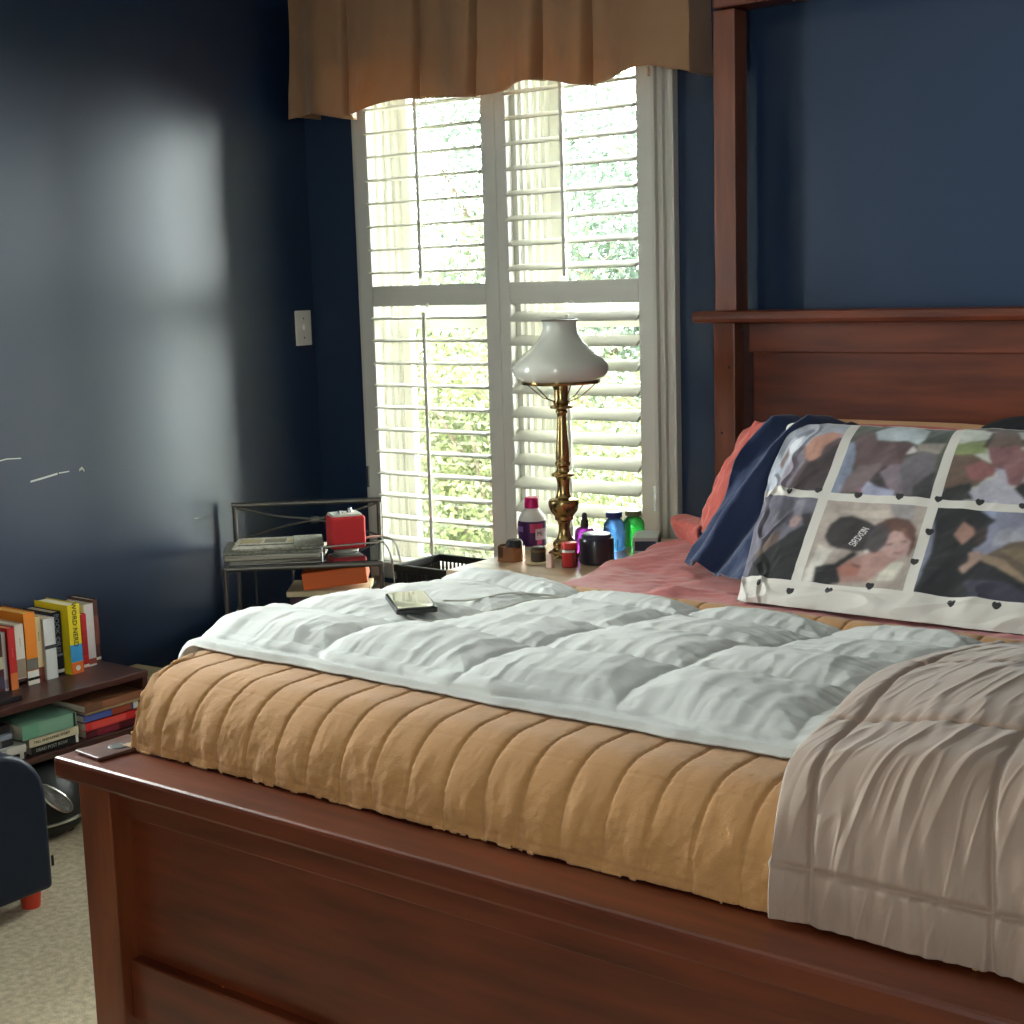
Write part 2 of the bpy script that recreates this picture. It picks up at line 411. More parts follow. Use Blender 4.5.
tree('pale tall tree in the gap between other trees', -2.4, 7.5, 0.2, 4.3, 1.7, 0.12, 11000, LEAVES[2], 4)
tree('sparse crowned tree at the right of the garden', -0.4, 8.5, 0.6, 4.6, 1.5, 0.12, 9000, LEAVES[0], 5)
tree('broad tree at the far left of the garden', -5.6, 8.2, 0.3, 4.4, 1.9, 0.14, 10000, LEAVES[2], 6)
tree('bushy dark green shrub at the far garden edge', -3.4, 10.5, -0.8, 2.6, 2.6, 0.1, 12000, LEAVES[2], 8, 0.07)

_p = VAL.node_tree; _t = _p.nodes.new('ShaderNodeBsdfTranslucent'); _x = _p.nodes.new('ShaderNodeMixShader'); _x.inputs['Fac'].default_value = 0.28
_t.inputs['Color'].default_value = (*lin((190, 140, 84)), 1)
_p.links.new(_p.nodes['Principled BSDF'].outputs['BSDF'], _x.inputs[1]); _p.links.new(_t.outputs['BSDF'], _x.inputs[2]); _p.links.new(_x.outputs['Shader'], _p.nodes['Material Output'].inputs['Surface'])
# ------------------------------------------------------------------ shutters
def shutter(label, x0, x1, xl0, xl1, t_up, t_lo, rodx, seed):
    t = thing('plantation_shutter', label, 'window shutter', ((x0 + x1) / 2, -0.02, WZ0), 'two shutter leaves')
    y0, y1 = -0.034, -0.006
    b = MB()
    b.box(x0, xl0, y0, y1, WZ0 + 0.01, 2.15); b.box(xl1, x1, y0, y1, WZ0 + 0.01, 2.15)
    b.box(xl0, xl1, y0, y1, 1.340, 1.406); b.box(xl0, xl1, y0, y1, WZ0 + 0.01, 0.50); b.box(xl0, xl1, y0, y1, 2.08, 2.15)
    # quarter round beads along the inside edges of the stiles
    bevel(b.build('frame', SHUT, t), 0.003)
    def bank(zs, tilt, name):
        b = MB()
        n = 10
        for z in zs:
            pr = []
            for k in range(n * 2):
                a = 2 * math.pi * k / (n * 2)
                yy = 0.032 * math.cos(a); zz = 0.0052 * math.sin(a)
                pr.append((yy * math.cos(tilt) - zz * math.sin(tilt) - 0.022, z + yy * math.sin(tilt) + zz * math.cos(tilt)))
            b.prism(pr, 0, xl0 + 0.002, xl1 - 0.002)
            for xe in (xl0 + 0.001, xl1 - 0.001): b.box(xe - 0.002, xe + 0.002, -0.026, -0.018, z - 0.003, z + 0.003)
        return b.build('louvers', SHUT, t, smooth=True)
    up_ = [1.448 + 0.0727 * k for k in range(9)]; lo_ = [1.303 - 0.0718 * k for k in range(12)]
    up_ = [z for z in up_ if z < 2.07]; lo_ = [z for z in lo_ if z > 0.5]
    bank(up_, t_up, 'upper'); bank(lo_, t_lo, 'lower')
    for z0, z1, xx, tl in ((up_[0] - 0.02, up_[-1] + 0.01, rodx, t_up), (lo_[-1] - 0.01, lo_[0] + 0.02, rodx + 0.004, t_lo)):
        yy = -0.022 - 0.034 * math.cos(tl); dz = -0.032 * math.sin(tl)
        bevel(MB().box(xx - 0.0055, xx + 0.0055, yy - 0.009, yy, z0 + dz, z1 + dz).build('tilt_rod', SHUT, t), 0.003)
    # little magnet catches on the mid rail
    MB().box((xl0 + xl1) / 2 - 0.004, (xl0 + xl1) / 2 + 0.004, y0 - 0.006, y0, 1.338, 1.348).build('catch', WHITEP, t)
    return t
s1 = shutter('left white shutter leaf with thin nearly level louvers', 0.252, 0.8085, 0.305, 0.768, R(3), R(2), 0.536, 1)
s2 = shutter('right white shutter leaf with louvers tilted more open behind the lamp', 0.8115, 1.370, 0.862, 1.318, R(17), R(27), 1.082, 2)
for z in (0.75, 1.95): 
    MB().box(1.366, 1.374, -0.046, -0.030, z, z + 0.07).build('hinge', SILVER, s2)
    MB().box(0.248, 0.256, -0.040, -0.030, z, z + 0.07).build('hinge', SILVER, s1)
bevel(MB().box(0.795, 0.825, -0.040, -0.0345, WZ0 + 0.01, 2.15).build('astragal', SHUT, s1), 0.002)

# ------------------------------------------------------------------ valance
t = thing('valance', 'bronze satin box pleated valance over the top of the window', 'valance', (0.82, -0.12, 1.93))
n = 700; mz = 40
s = np.linspace(0, 1, n)[:, None]; v = np.linspace(0, 1, mz)[None, :]
# path: left return, front, right return, in plan
P0 = np.array([[0.080, -0.004], [0.080, -0.125], [1.535, -0.125], [1.535, -0.004]])
seg = np.linalg.norm(np.diff(P0, axis=0), axis=1); cum = np.concatenate([[0], np.cumsum(seg)]); L_ = cum[-1]
d = s[:, 0] * L_
px = np.interp(d, cum, P0[:, 0]); py = np.interp(d, cum, P0[:, 1])
fr = (d > seg[0]) & (d < seg[0] + seg[1])
u = (d - seg[0]) / seg[1]
pleats = np.array([0.158, 0.359, 0.52, 0.674, 0.79])    # box pleat positions along the front
cut = np.zeros_like(u)
for i, p in enumerate(pleats): cut += np.exp(-((u - p) / 0.007) ** 2)
wav = np.where(fr, 1, 0)[:, None] * (0.016 * np.sin(u[:, None] * 38 + 2 * np.sin(u[:, None] * 9)) * (0.3 + 0.7 * v) + 0.010 * fbm(u[:, None] * 14, v * 2.2, 3))
flare = 0.02 * (v ** 1.3)
Z = 2.36 - (2.36 - 1.950) * v + 0.0 * s
hem = np.where(fr, 0.012 * np.sin(u * 21 + 0.5) + 0.014 * (u < 0.165) * -1 + 0.004 * np.sin(u * 30), 0)[:, None]
Z = Z + hem * v ** 3 - 0.0
X = px[:, None] + 0 * v + np.where(d > seg[0] + seg[1] - 0.03, 1, 0)[:, None] * 0.012 * v - np.where(d < seg[0] + 0.03, 1, 0)[:, None] * 0.002 * v
Y = py[:, None] - np.where(fr, 1, 0)[:, None] * flare + wav + (cut * 0.045)[:, None] * (0.5 + 0.5 * v)
Z = Z - (0.016 * np.clip((u - 0.93) / 0.07, 0, 1))[:, None] * v
P = np.stack([X, Y, Z], -1)
sheet('fabric', P, VAL, t, thick=0.003)
MB().box(0.08, 1.555, -0.118, -0.002, 2.34, 2.36).build('mounting_board', TRIM, t)

# ------------------------------------------------------------------ bed frame
BL, BRX = 1.593, 3.235          # outer faces of the bed posts
t = thing('bed', 'reddish wooden bed with panelled footboard, tall headboard and canopy posts', 'bed', (2.41, -1.15, 0))
bed = t
def bb(name, m, *a, w=0.004, parent=None): return bevel(MB().box(*a).build(name, m, parent or bed), w)
# footboard
bb('footboard_cap', WX, 1.572, 3.27, -2.222, -2.070, 0.626, 0.662, w=0.006)
for x0 in (BL, BRX - 0.078):
    bb('footboard_post', WZ, x0, x0 + 0.078, -2.192, -2.112, 0.0, 0.626, w=0.003)
bb('footboard_top_rail', WX, BL + 0.078, BRX - 0.078, -2.172, -2.120, 0.566, 0.626, w=0.003)
bb('footboard_panel', WX, BL + 0.078, BRX - 0.078, -2.150, -2.128, 0.30, 0.57, w=0.001)
bb('footboard_bottom_rail', WX, BL + 0.078, BRX - 0.078, -2.172, -2.120, 0.215, 0.318, w=0.003)
bb('side_rail', WY, BL + 0.006, BL + 0.034, -2.112, -0.135, 0.26, 0.42, w=0.003)
bb('side_rail', WY, BRX - 0.034, BRX - 0.006, -2.112, -0.135, 0.26, 0.42, w=0.003)
# headboard
HB = 1.612
for x0 in (HB, BRX - 0.075):
    bb('headboard_post', WZ, x0, x0 + 0.064, -0.130, -0.060, 0.0, 1.284, w=0.003)
    bb('canopy_post', WZ, x0, x0 + 0.064, -0.120, -0.055, 1.312, 2.080, w=0.003)
bb('headboard_cap', WX, 1.562, 3.275, -0.165, -0.040, 1.282, 1.314, w=0.012)
bb('headboard_top_rail', WX, HB + 0.098, BRX - 0.105, -0.115, -0.080, 1.205, 1.283, w=0.002)
bb('headboard_panel', WX, HB + 0.106, BRX - 0.113, -0.105, -0.080, 0.45, 1.206, w=0.002)
bb('headboard_back_board', DARKW, HB + 0.06, BRX - 0.07, -0.080, -0.066, 0.45, 1.28, w=0.001)
bb('canopy_beam', WX, HB + 0.002, BRX - 0.012, -0.125, -0.045, 2.084, 2.125, w=0.004)
# small dark screw holes in the posts
for x, z in ((1.659, 1.165), (1.636, 0.99), (1.70, 1.262)):
    MB().lathe([(0.0, 0), (0.004, 0.0), (0.003, 0.001)], (0, 0, 0), 10, Matrix.Translation((x, -0.1305, z)) @ Matrix.Rotation(R(90), 4, 'X')).build('screw_hole', INK, bed)
# worn hardware plate on the footboard corner
tp = thing('metal_plate', 'brown worn plate with a dark round hole lying on the footboard corner', 'plate', (1.64, -2.14, 0.662))
bevel(MB().box(1.596, 1.668, -2.196, -2.086, 0.6625, 0.6685, Matrix.Translation((1.632, -2.141, 0)) @ Matrix.Rotation(R(-6), 4, 'Z') @ Matrix.Translation((-1.632, 2.141, 0))).build('plate', cmat((98, 62, 50), 0.4, noise=0.4), tp), 0.002)
MB().lathe([(0.0, 0), (0.017, 0), (0.015, 0.0012), (0.0, 0.0012)], (1.637, -2.140, 0.6685), 24).build('hole', INK, tp)
MB().box(1.640, 1.665, -2.136, -2.120, 0.6685, 0.6700).build('tape_scrap', cmat((150, 120, 90), 0.6), tp)

o = MB().box(1.625, 3.205, -2.105, -0.14, 0.40, 0.66).build('mattress', MATW)
tag(bevel(o, 0.05, 4), 'off-white mattress under the sheets and quilt in the wooden bed', 'mattress')
o = MB().box(1.635, 3.195, -2.10, -0.14, 0.24, 0.39).build('box_spring', MATW)
tag(bevel(o, 0.02, 3), 'low box spring base under the mattress between the side rails', 'box spring')

# ------------------------------------------------------------------ bedding
def bedz(y):                       # height of the bare sheeted top along the bed
    return 0.700 + 0.077 * sstep(-0.95, -1.80, y)
def fold(s, r):
    A = math.pi * r / 2
    th = np.clip((A - s) / r, 0, math.pi / 2)
    off = np.where(s > A, s - A + r, r - r * np.sin(th))
    drop = np.where(s > A, 0, r - r * np.cos(th))
    drop = np.where(s < 0, r - s, drop); off = np.where(s < 0, 0, off)
    return off, drop
def drape(U, W, xe, ye, rx=0.07, ry=0.11, lift=0.0):
    # U inward from the left edge, W inward from the foot edge, both along the cloth
    ox, dx = fold(U, rx)
    if ye is None: oy = W; dy = 0 * W; Y = oy
    else:
        oy, dy = fold(W, ry); Y = ye + oy
    X = xe + ox
    drop = (dx ** 2.2 + dy ** 2.2 + 1e-9) ** (1 / 2.2)
    Z = bedz(Y) + lift - drop
    return X, Y, Z
def normals(P):
    a = np.gradient(P, axis=0); c = np.gradient(P, axis=1)
    n = np.cross(a, c); n /= np.linalg.norm(n, axis=-1, keepdims=True) + 1e-9
    return n

# pink sheet over the head half
U = np.linspace(-0.30, 1.62, 330)[:, None]; Yh = np.linspace(-1.30, -0.15, 260)[None, :]
U, Yh = np.broadcast_arrays(U, Yh)
X, Y, Z = drape(U, Yh, 1.566, None, rx=0.05, lift=0.006)
wr_ = 0.012 * np.maximum(0, ridge((X + Y * 0.9) * 2.2, (X * 0.4 - Y) * 9, 11)) + 0.006 * fbm(X * 20, Y * 26, 4)
Z = Z + wr_ * sstep(-0.12, 0.02, U) * sstep(-0.96, -0.89, Y) - 0.02 * sstep(-0.92, -0.96, Y) + 0.03 * np.exp(-((X - 1.72) / 0.12) ** 2 - ((Y + 0.42) / 0.2) ** 2)
X = X + np.where(U < 0.05, 0.010 * fbm(Y * 12, Z * 3, 6), 0)
tag(sheet('bed_sheet', np.stack([X, Y, Z], -1), PINK, thick=0.002, base=(2.4, -0.7, 0.42)), 'wrinkled dusty pink fitted sheet on the head half of the bed', 'sheet')

# gold quilt: foot and left drape, far edge shows as a band past the comforter
nu, nw = 760, 520
U = np.linspace(-0.24, 1.66, nu)[:, None]; W = np.linspace(-0.014, 1.265, nw)[None, :]
U, W = np.broadcast_arrays(U, W)
X, Y, Z = drape(U, W, 1.560, -2.134, rx=0.075, ry=0.115, lift=0.016)
P = np.stack([X, Y, Z], -1); N_ = normals(P)
if N_[nu // 2, nw // 2, 2] < 0: N_ = -N_
ch = 0.0655
ph = ((U - 0.02) / ch) % 1.0
seamd = np.minimum(ph, 1 - ph) * ch
puff = 0.0022 * (1 - np.exp(-seamd / 0.004)) + 0.0004 * np.sin(ph * math.pi)
cr = (W / 0.125) % 1.0; crd = np.minimum(cr, 1 - cr) * 0.125
puff -= 0.0016 * np.exp(-(seamd / 0.0022) ** 2)
puff += 0.018 * np.exp(-((1.235 - W) / 0.045) ** 2)
puff -= 0.0010 * np.exp(-(crd / 0.0025) ** 2)
low = sstep(0.14, -0.02, W)
wr_ = 0.0012 * fbm(U * 40, W * 12, 21) + 0.006 * low * fbm(U * 40, W * 30, 22) + 0.0006 * fbm(U * 160, W * 160, 23, 2)
pucker = 0.0006 * np.exp(-seamd / 0.006) * np.sin(W * 2 * math.pi / 0.014 + 3 * vn(U * 20, W * 3, 2))
disp = puff + wr_ + pucker - 0.004
P = P + N_ * disp[..., None]
# the corner of the quilt rounds off in plan and falls in loose folds
qk = np.clip(sstep(0.16, 0.0, U) * sstep(0.42, 0.04, W), 0, 1)
P[..., 0] += 0.19 * qk * (1 + 0.25 * np.sin(W * 55 + U * 40)); P[..., 1] += 0.02 * qk
P[..., 2] = np.where((P[..., 1] < -2.06) & (P[..., 0] > 1.56), np.maximum(P[..., 2], 0.6665), P[..., 2])
tag(sheet('gold_quilt', P, GOLD, thick=0.003, base=(2.4, -1.6, 0.45)), 'mustard gold channel-stitched quilt covering the foot half of the bed', 'quilt')

# white comforter folded across the middle, hanging a little over the left side
nu, nw = 820, 620
y0c, y1c = -1.962, -1.13
U = np.linspace(-0.20, 1.56, nu)[:, None]; W = np.linspace(0, 1, nw)[None, :]
U, W = np.broadcast_arrays(U, W)
edge0 = 0.014 * fbm(U * 5, U * 0, 31) + 0.035 * sstep(0.25, -0.1, U)
Yc = y0c + edge0 + (y1c - 0.055 * sstep(0.1, 0.8, U) - y0c - edge0) * W
ox, dx = fold(U, 0.085)
X = 1.545 + ox
Z = bedz(Yc) + 0.020 - dx
P = np.stack([X, Yc, Z], -1); N_ = normals(P)
if N_[nu // 2, nw // 2, 2] < 0: N_ = -N_
D0 = W * (y1c - y0c)                       # distance in from the foot-side edge
D1 = (1 - W) * (y1c - y0c)
DL = U + 0.20
lay = 0.010 * sstep(0, 0.008, D0)           # lower folded layer
main = 0.024 * np.clip((D0 - 0.022 - 0.02 * sstep(0.7, 0.1, U) - 0.03 * fbm(U * 4, 0 * U, 33)) / 0.05, 0, 1) ** 0.45
far = np.clip(D1 / 0.03, 0, 1) ** 0.5
left = np.clip(DL / 0.05, 0, 1) ** 0.5
# baffle boxes: seams at set places
us = np.array([-0.12, 0.08, 0.40, 0.70, 0.985, 1.26, 1.55]); vs = np.array([0.045, 0.28, 0.56, 0.80, 1.0]) * 0.885
wob_u = U + 0.018 * fbm(W * 5, U * 3, 41); wob_v = D0 + 0.02 * fbm(U * 4, W * 2, 42)
du = np.min(np.abs(wob_u[..., None] - us), -1); dv = np.min(np.abs(wob_v[..., None] - vs), -1)
dm = np.minimum(du, dv)
pf = 1 - np.exp(-dm / 0.045)
pf2 = 0.5 * (1 - np.exp(-du / 0.05)) + 0.5 * (1 - np.exp(-dv / 0.05))
gath_u = np.exp(-du / 0.07) * np.maximum(-0.3, np.sin(D0 * 2 * math.pi / 0.036 + 5 * vn(D0 * 16, U * 4, 43)))
gath_v = np.exp(-dv / 0.07) * np.maximum(-0.3, np.sin(U * 2 * math.pi / 0.040 + 5 * vn(U * 14, D0 * 4, 44)))
crk = 1 - np.abs(2 * vn(U * 9 + 2 * D0, D0 * 24, 45)) * 2
crk2 = 1 - np.abs(2 * vn(U * 24, D0 * 10 + 3 * U, 46)) * 2
disp = lay + main * (0.45 + 0.55 * pf * 1.0) + (0.016 * pf2 + 0.0013 * gath_u + 0.0013 * gath_v + 0.0018 * np.maximum(0, crk - 0.25) + 0.0018 * np.maximum(0, crk2 - 0.25) + 0.012 * fbm(U * 5, D0 * 6, 47)) * np.clip(main / 0.024, 0, 1)
disp += 0.010 * np.exp(-((D1 - 0.08) / 0.10) ** 2) + 0.015 * sstep(0.5, 0.1, U) * np.exp(-((D1 - 0.07) / 0.10) ** 2) - 0.016 * np.exp(-((U - 0.32) / 0.16) ** 2 - ((D0 - 0.37) / 0.16) ** 2)
disp += 0.0012 * fbm(U * 60, D0 * 60, 48, 3)
disp = disp * (0.12 + 0.88 * far) * (0.15 + 0.85 * left)
P = P + N_ * disp[..., None]
comf_grid = P
COMF = sheet('white_comforter', P, WHITEC, thick=0.003, base=(2.3, -1.55, 0.60))
tag(COMF, 'puffy white box-stitched comforter laid across the middle of the bed', 'comforter')
def comf_z(x, y):
    d = (comf_grid[..., 0] - x) ** 2 + (comf_grid[..., 1] - y) ** 2
    i = np.unravel_index(np.argmin(d), d.shape); return float(comf_grid[i][2])

# taupe blanket on the right, hanging over the foot onto the footboard cap
nu, nw = 420, 560
U = np.linspace(0, 0.52, nu)[:, None]; W = np.linspace(-0.020, 0.93, nw)[None, :]
U, W = np.broadcast_arrays(U, W)
oy, dy = fold(W, 0.15)
Y = -2.150 + oy
edge = 0.035 * sstep(0.25, 0.0, W) - 0.025 * sstep(0.25, 0.6, W) + 0.012 * fbm(W * 5, 0 * W, 51)
X = 2.790 + edge + U
Z = bedz(Y) + 0.062 - dy + 0.03 * sstep(0.1, 0.5, W) + 0.02 * sstep(0.0, 0.25, U) * sstep(0.05, 0.25, W)
P = np.stack([X, Y, Z], -1); N_ = normals(P)
if N_[nu // 2, nw // 2, 2] < 0: N_ = -N_
us = np.array([0.045, 0.255, 0.46]); vs = np.array([0.045, 0.32, 0.62, 0.90])
du = np.min(np.abs(U[..., None] - us), -1); dv = np.min(np.abs(W[..., None] - vs), -1)
pf2 = 0.5 * (1 - np.exp(-du / 0.03)) + 0.5 * (1 - np.exp(-dv / 0.03))
wr1 = 1 - np.abs(2 * vn(U * 22 - W * 6, W * 4.5, 53)) * 2
wr2 = np.exp(-dv / 0.06) * np.sin(U * 2 * math.pi / 0.026 + 4 * vn(U * 20, W * 5, 54))
hemw = np.exp(-(W + 0.035) / 0.05) * np.sin(U * 2 * math.pi / 0.02 + 5 * vn(U * 25, W * 5, 55))
wr3 = 1 - np.abs(2 * vn(U * 60 - W * 14, W * 12, 56)) * 2
disp = -0.012 + 0.008 * pf2 - 0.005 * np.exp(-(np.minimum(du, dv) / 0.004) ** 2) + 0.004 * np.maximum(0, wr1 - 0.3) + 0.0015 * np.maximum(0, wr3 - 0.3) + 0.0010 * wr2 + 0.0010 * hemw + 0.006 * fbm(U * 6, W * 5, 57)
el = np.clip(U / 0.035, 0, 1) ** 0.5
P = P + N_ * (disp * el - 0.018 * (1 - el) * sstep(-0.02, 0.2, W))[..., None]
P[..., 2] = np.where(P[..., 1] < -2.07, np.maximum(P[..., 2], 0.6672), P[..., 2])
# right side falls away over the far side of the bed
tag(sheet('taupe_blanket', P, TAN, thick=0.006, base=(3.0, -1.7, 0.667)), 'silky taupe quilted blanket bunched on the right side of the bed foot', 'blanket')

# printed pictures on the pillowcase: cell, then [colour, polygon in cell coordinates]
TILES=[((0,0),[[(168,172,190),[]],[(95,70,78),[0.558,0.471,0.762,0.316,1.045,0.261,1.0,1.0,0.374,1.232,0.454,0.755]],[(140,125,145),[0.37,1.209,0.419,0.755,0.588,0.451,0.674,0.63,0.58,0.964,0.44,1.185]],[(195,128,105),[0.605,0.451,0.679,0.315,0.87,0.203,1.004,0.223,0.865,0.412,0.861,0.549,0.763,0.65,0.649,0.59]],[(120,90,85),[0.282,0.674,0.345,0.431,0.418,0.551,0.366,0.756]],[(66,48,54),[0.596,1.05,0.746,0.65,0.878,0.549,1.033,0.279,1.0,1.0]],[(215,215,225),[0.345,0.431,0.484,0.257,0.562,0.315,0.429,0.611]],[(120,125,145),[0.386,0.275,0.595,0.144,0.656,0.201,0.448,0.334]]]),((1,0),[[(75,80,62),[]],[(56,70,60),[0.634,0.02,1.015,-0.026,0.96,0.29,0.704,0.278]],[(150,135,125),[0.705,0.314,0.983,0.286,0.956,0.445,0.724,0.435]],[(125,135,165),[-0.092,0.384,0.105,0.296,0.124,0.675,0.12,1.001,0.004,1.028]],[(100,70,75),[0.033,0.268,0.153,0.117,0.281,0.288,0.533,0.287,0.663,0.624,0.419,0.636,0.123,0.637,0.1,0.469]],[(85,55,60),[0.463,0.279,0.617,0.292,0.742,0.414,0.619,0.471,0.588,0.603]],[(115,90,95),[0.096,0.796,0.18,0.626,0.398,0.585,0.446,0.668,0.361,0.852,0.232,0.974,0.091,1.007]],[(60,45,50),[0.354,0.835,0.419,0.636,0.606,0.617,0.691,0.974,0.487,0.951]],[(122,102,116),[0.42,0.71,0.517,0.599,0.643,0.592,0.793,0.983,0.647,0.967,0.545,0.883]],[(100,90,100),[0.601,0.636,0.632,0.505,0.778,0.407,0.944,0.447,0.975,0.698,0.918,0.848,0.813,0.978,0.741,0.996]],[(50,48,52),[0.8,0.876,0.969,0.682,1.011,1.03,0.831,1.026]],[(172,182,192),[0.21,0.148,0.399,-0.025,0.514,0.272,0.294,0.286]],[(175,186,196),[0.347,-0.019,0.614,-0.031,0.739,0.06,0.753,0.235,0.711,0.33,0.579,0.262,0.463,0.279]],[(205,190,190),[0.612,0.455,0.661,0.339,0.724,0.417]],[(150,150,185),[0.294,0.941,0.34,0.838,0.467,0.901,0.634,0.934,0.654,1.018,0.342,1.023]],[(150,80,110),[0.225,0.957,0.283,0.916,0.315,0.992]]]),((2,0),[[(192,192,182),[]],[(112,122,88),[0.137,0.258,0.267,0.23,0.284,0.279,-0.063,0.342]],[(132,146,78),[-0.166,0.313,0.252,0.267,0.305,0.41,-0.095,0.478]],[(60,80,50),[0.57,0.184,0.7,0.197,0.733,0.304,0.634,0.305]],[(122,142,72),[0.615,0.324,1.13,0.238,1.109,0.578,0.723,0.659]],[(110,82,66),[-0.035,0.753,-0.043,0.461,0.176,0.432,0.375,0.527,0.413,0.631,0.296,0.81,0.015,0.935]],[(150,80,80),[0.126,0.59,0.283,0.496,0.422,0.582,0.424,0.66,0.298,0.748,0.206,0.72]],[(36,38,36),[0.003,0.874,0.223,0.764,0.313,0.988,-0.005,1.017]],[(112,85,75),[0.277,0.107,0.493,0.026,0.624,0.274,0.567,0.332,0.288,0.363]],[(140,82,88),[0.295,0.345,0.583,0.265,0.699,0.451,0.716,0.6,0.681,0.785,0.592,0.776,0.392,0.572]],[(60,45,40),[0.25,0.335,0.285,0.088,0.31,0.12,0.295,0.345]],[(95,78,72),[-0.022,0.001,0.44,-0.055,1.051,-0.08,1.078,0.029,0.481,0.07,0.258,0.092]],[(30,36,36),[0.629,0.812,0.821,0.594,1.109,0.578,1.142,1.09,0.871,1.046]],[(168,163,182),[0.244,0.883,0.372,0.733,0.458,0.684,0.416,0.567,0.504,0.597,0.58,0.778,0.887,1.028,0.487,1.004,0.307,1.004]]]),((0,1),[[(104,98,118),[]],[(80,74,92),[0.555,0.017,0.713,0.013,0.813,0.364,0.547,0.311]],[(130,125,142),[0.764,0.04,0.882,0.037,0.886,0.242,0.794,0.215]],[(112,88,78),[0.314,0.817,0.474,0.558,0.674,0.429,0.668,0.744]],[(24,22,29),[0.254,1.017,0.489,0.716,0.75,0.52,1.019,0.268,1.048,1.066]],[(176,136,134),[0.757,0.305,0.82,0.229,0.908,0.277,0.859,0.378,0.798,0.38]],[(45,35,45),[0.882,0.212,0.982,0.18,1.016,0.359,0.943,0.361]]]),((1,1),[[(172,152,142),[]],[(150,140,142),[0.618,-0.006,0.873,-0.005,0.93,0.346,0.737,0.175]],[(190,172,158),[0.161,0.117,0.65,0.078,0.686,0.173,0.414,0.186]],[(205,195,185),[0.004,1.011,0.064,0.57,0.221,0.612,0.129,0.988]],[(26,23,29),[0.099,0.824,0.276,0.768,0.411,0.601,0.472,0.626,0.345,0.779,0.393,0.915,0.364,0.981,0.124,1.013]],[(172,120,110),[0.32,0.82,0.407,0.697,0.569,0.608,0.705,0.56,0.871,0.659,0.728,0.829,0.635,0.931,0.389,0.977]],[(175,98,78),[0.316,0.809,0.419,0.73,0.537,0.768,0.524,0.879,0.377,0.906]],[(120,60,50),[0.423,0.741,0.53,0.751,0.528,0.782,0.459,0.77]],[(98,58,46),[0.556,0.263,0.643,0.191,0.73,0.156,0.863,0.175,0.962,0.283,0.994,0.496,0.959,0.62,0.885,0.493,0.724,0.406]],[(184,138,132),[0.71,0.385,0.755,0.32,0.838,0.339,0.945,0.435,0.948,0.575,0.885,0.663,0.754,0.622,0.687,0.528]],[(120,70,55),[0.778,0.281,0.857,0.29,0.951,0.434,0.887,0.4]],[(90,55,55),[0.713,0.494,0.774,0.472,0.783,0.494,0.725,0.51]],[(90,55,55),[0.844,0.453,0.907,0.419,0.91,0.444,0.855,0.465]],[(150,80,80),[0.788,0.574,0.865,0.576,0.913,0.534,0.884,0.592,0.821,0.595]],[(50,42,46),[0.097,0.459,0.114,0.307,0.192,0.202,0.296,0.176,0.42,0.202,0.544,0.265,0.604,0.392,0.601,0.555,0.464,0.604,0.306,0.597,0.173,0.568]],[(74,62,68),[0.5,0.562,0.528,0.36,0.556,0.263,0.667,0.255,0.722,0.383,0.713,0.512,0.631,0.603,0.553,0.599]],[(215,205,205),[0.525,0.587,0.556,0.573,0.574,0.601,0.545,0.615]],[(208,198,180),[0.708,0.917,0.812,0.706,0.944,0.682,0.888,0.908]]]),((2,1),[[(124,124,152),[]],[(150,148,165),[0.604,0.231,1.032,0.091,1.039,0.291,0.577,0.42]],[(140,150,190),[0.338,-0.026,0.537,-0.029,0.542,0.1,0.446,0.08]],[(98,78,58),[0.516,0.547,0.728,0.37,1.044,0.275,1.07,0.901,0.883,0.817]],[(122,98,70),[0.661,0.474,0.801,0.403,1.013,0.433,1.006,0.65]],[(21,23,31),[-0.021,-0.01,0.351,-0.029,0.564,0.116,0.508,0.182,0.519,0.36,0.417,0.465,0.421,0.607,0.529,0.575,0.857,0.761,1.057,0.873,1.035,1.012,0.523,1.004,-0.009,1.041,0.02,0.792,0.051,0.487]],[(165,112,96),[0.213,0.303,0.276,0.158,0.377,0.215,0.401,0.3,0.304,0.418]],[(52,36,36),[0.394,0.317,0.39,0.242,0.508,0.182,0.519,0.36,0.441,0.451]],[(150,120,90),[0.43,0.493,0.53,0.512,0.7,0.556,1.029,0.801,0.985,0.816,0.687,0.655,0.516,0.579]],[(172,132,116),[0.344,0.694,0.415,0.593,0.39,0.504,0.484,0.478,0.523,0.561,0.447,0.663,0.387,0.738]],[(48,45,70),[0.409,0.822,0.753,0.795,1.001,0.909,0.984,1.03,0.509,1.008]]])]
HEARTS=[(0.6,0.997),(0.925,0.955),(1.306,0.976),(1.685,0.97),(2.027,0.962),(2.379,0.966),(2.738,0.976),(2.03,1.326),(1.977,1.65),(2.998,1.129),(2.989,1.501),(0.559,2.025),(0.975,2.068),(1.314,2.022),(1.663,1.945),(2.364,2.021),(2.722,2.006),(3.163,1.727),(3.129,1.354)]
FONT5 = {'S': ['01110', '10001', '10000', '01110', '00001', '10001', '01110'], 'R': ['11110', '10001', '10001', '11110', '10100', '10010', '10001'],
         'I': ['111', '010', '010', '010', '010', '010', '111'], 'X': ['10001', '10001', '01010', '00100', '01010', '10001', '10001'],
         'O': ['01110', '10001', '10001', '10001', '10001', '10001', '01110'], 'N': ['10001', '11001', '10101', '10101', '10011', '10001', '10001']}
def inpoly(x, y, poly):
    c = np.zeros(x.shape, bool); n = len(poly) // 2
    for i in range(n):
        x0, y0 = poly[2 * i], poly[2 * i + 1]; j = (i + 1) % n; x1, y1 = poly[2 * j], poly[2 * j + 1]
        if y0 == y1: continue
        k = (y0 > y) != (y1 > y)
        c ^= k & (x < (x1 - x0) * (y - y0) / (y1 - y0) + x0)
    return c
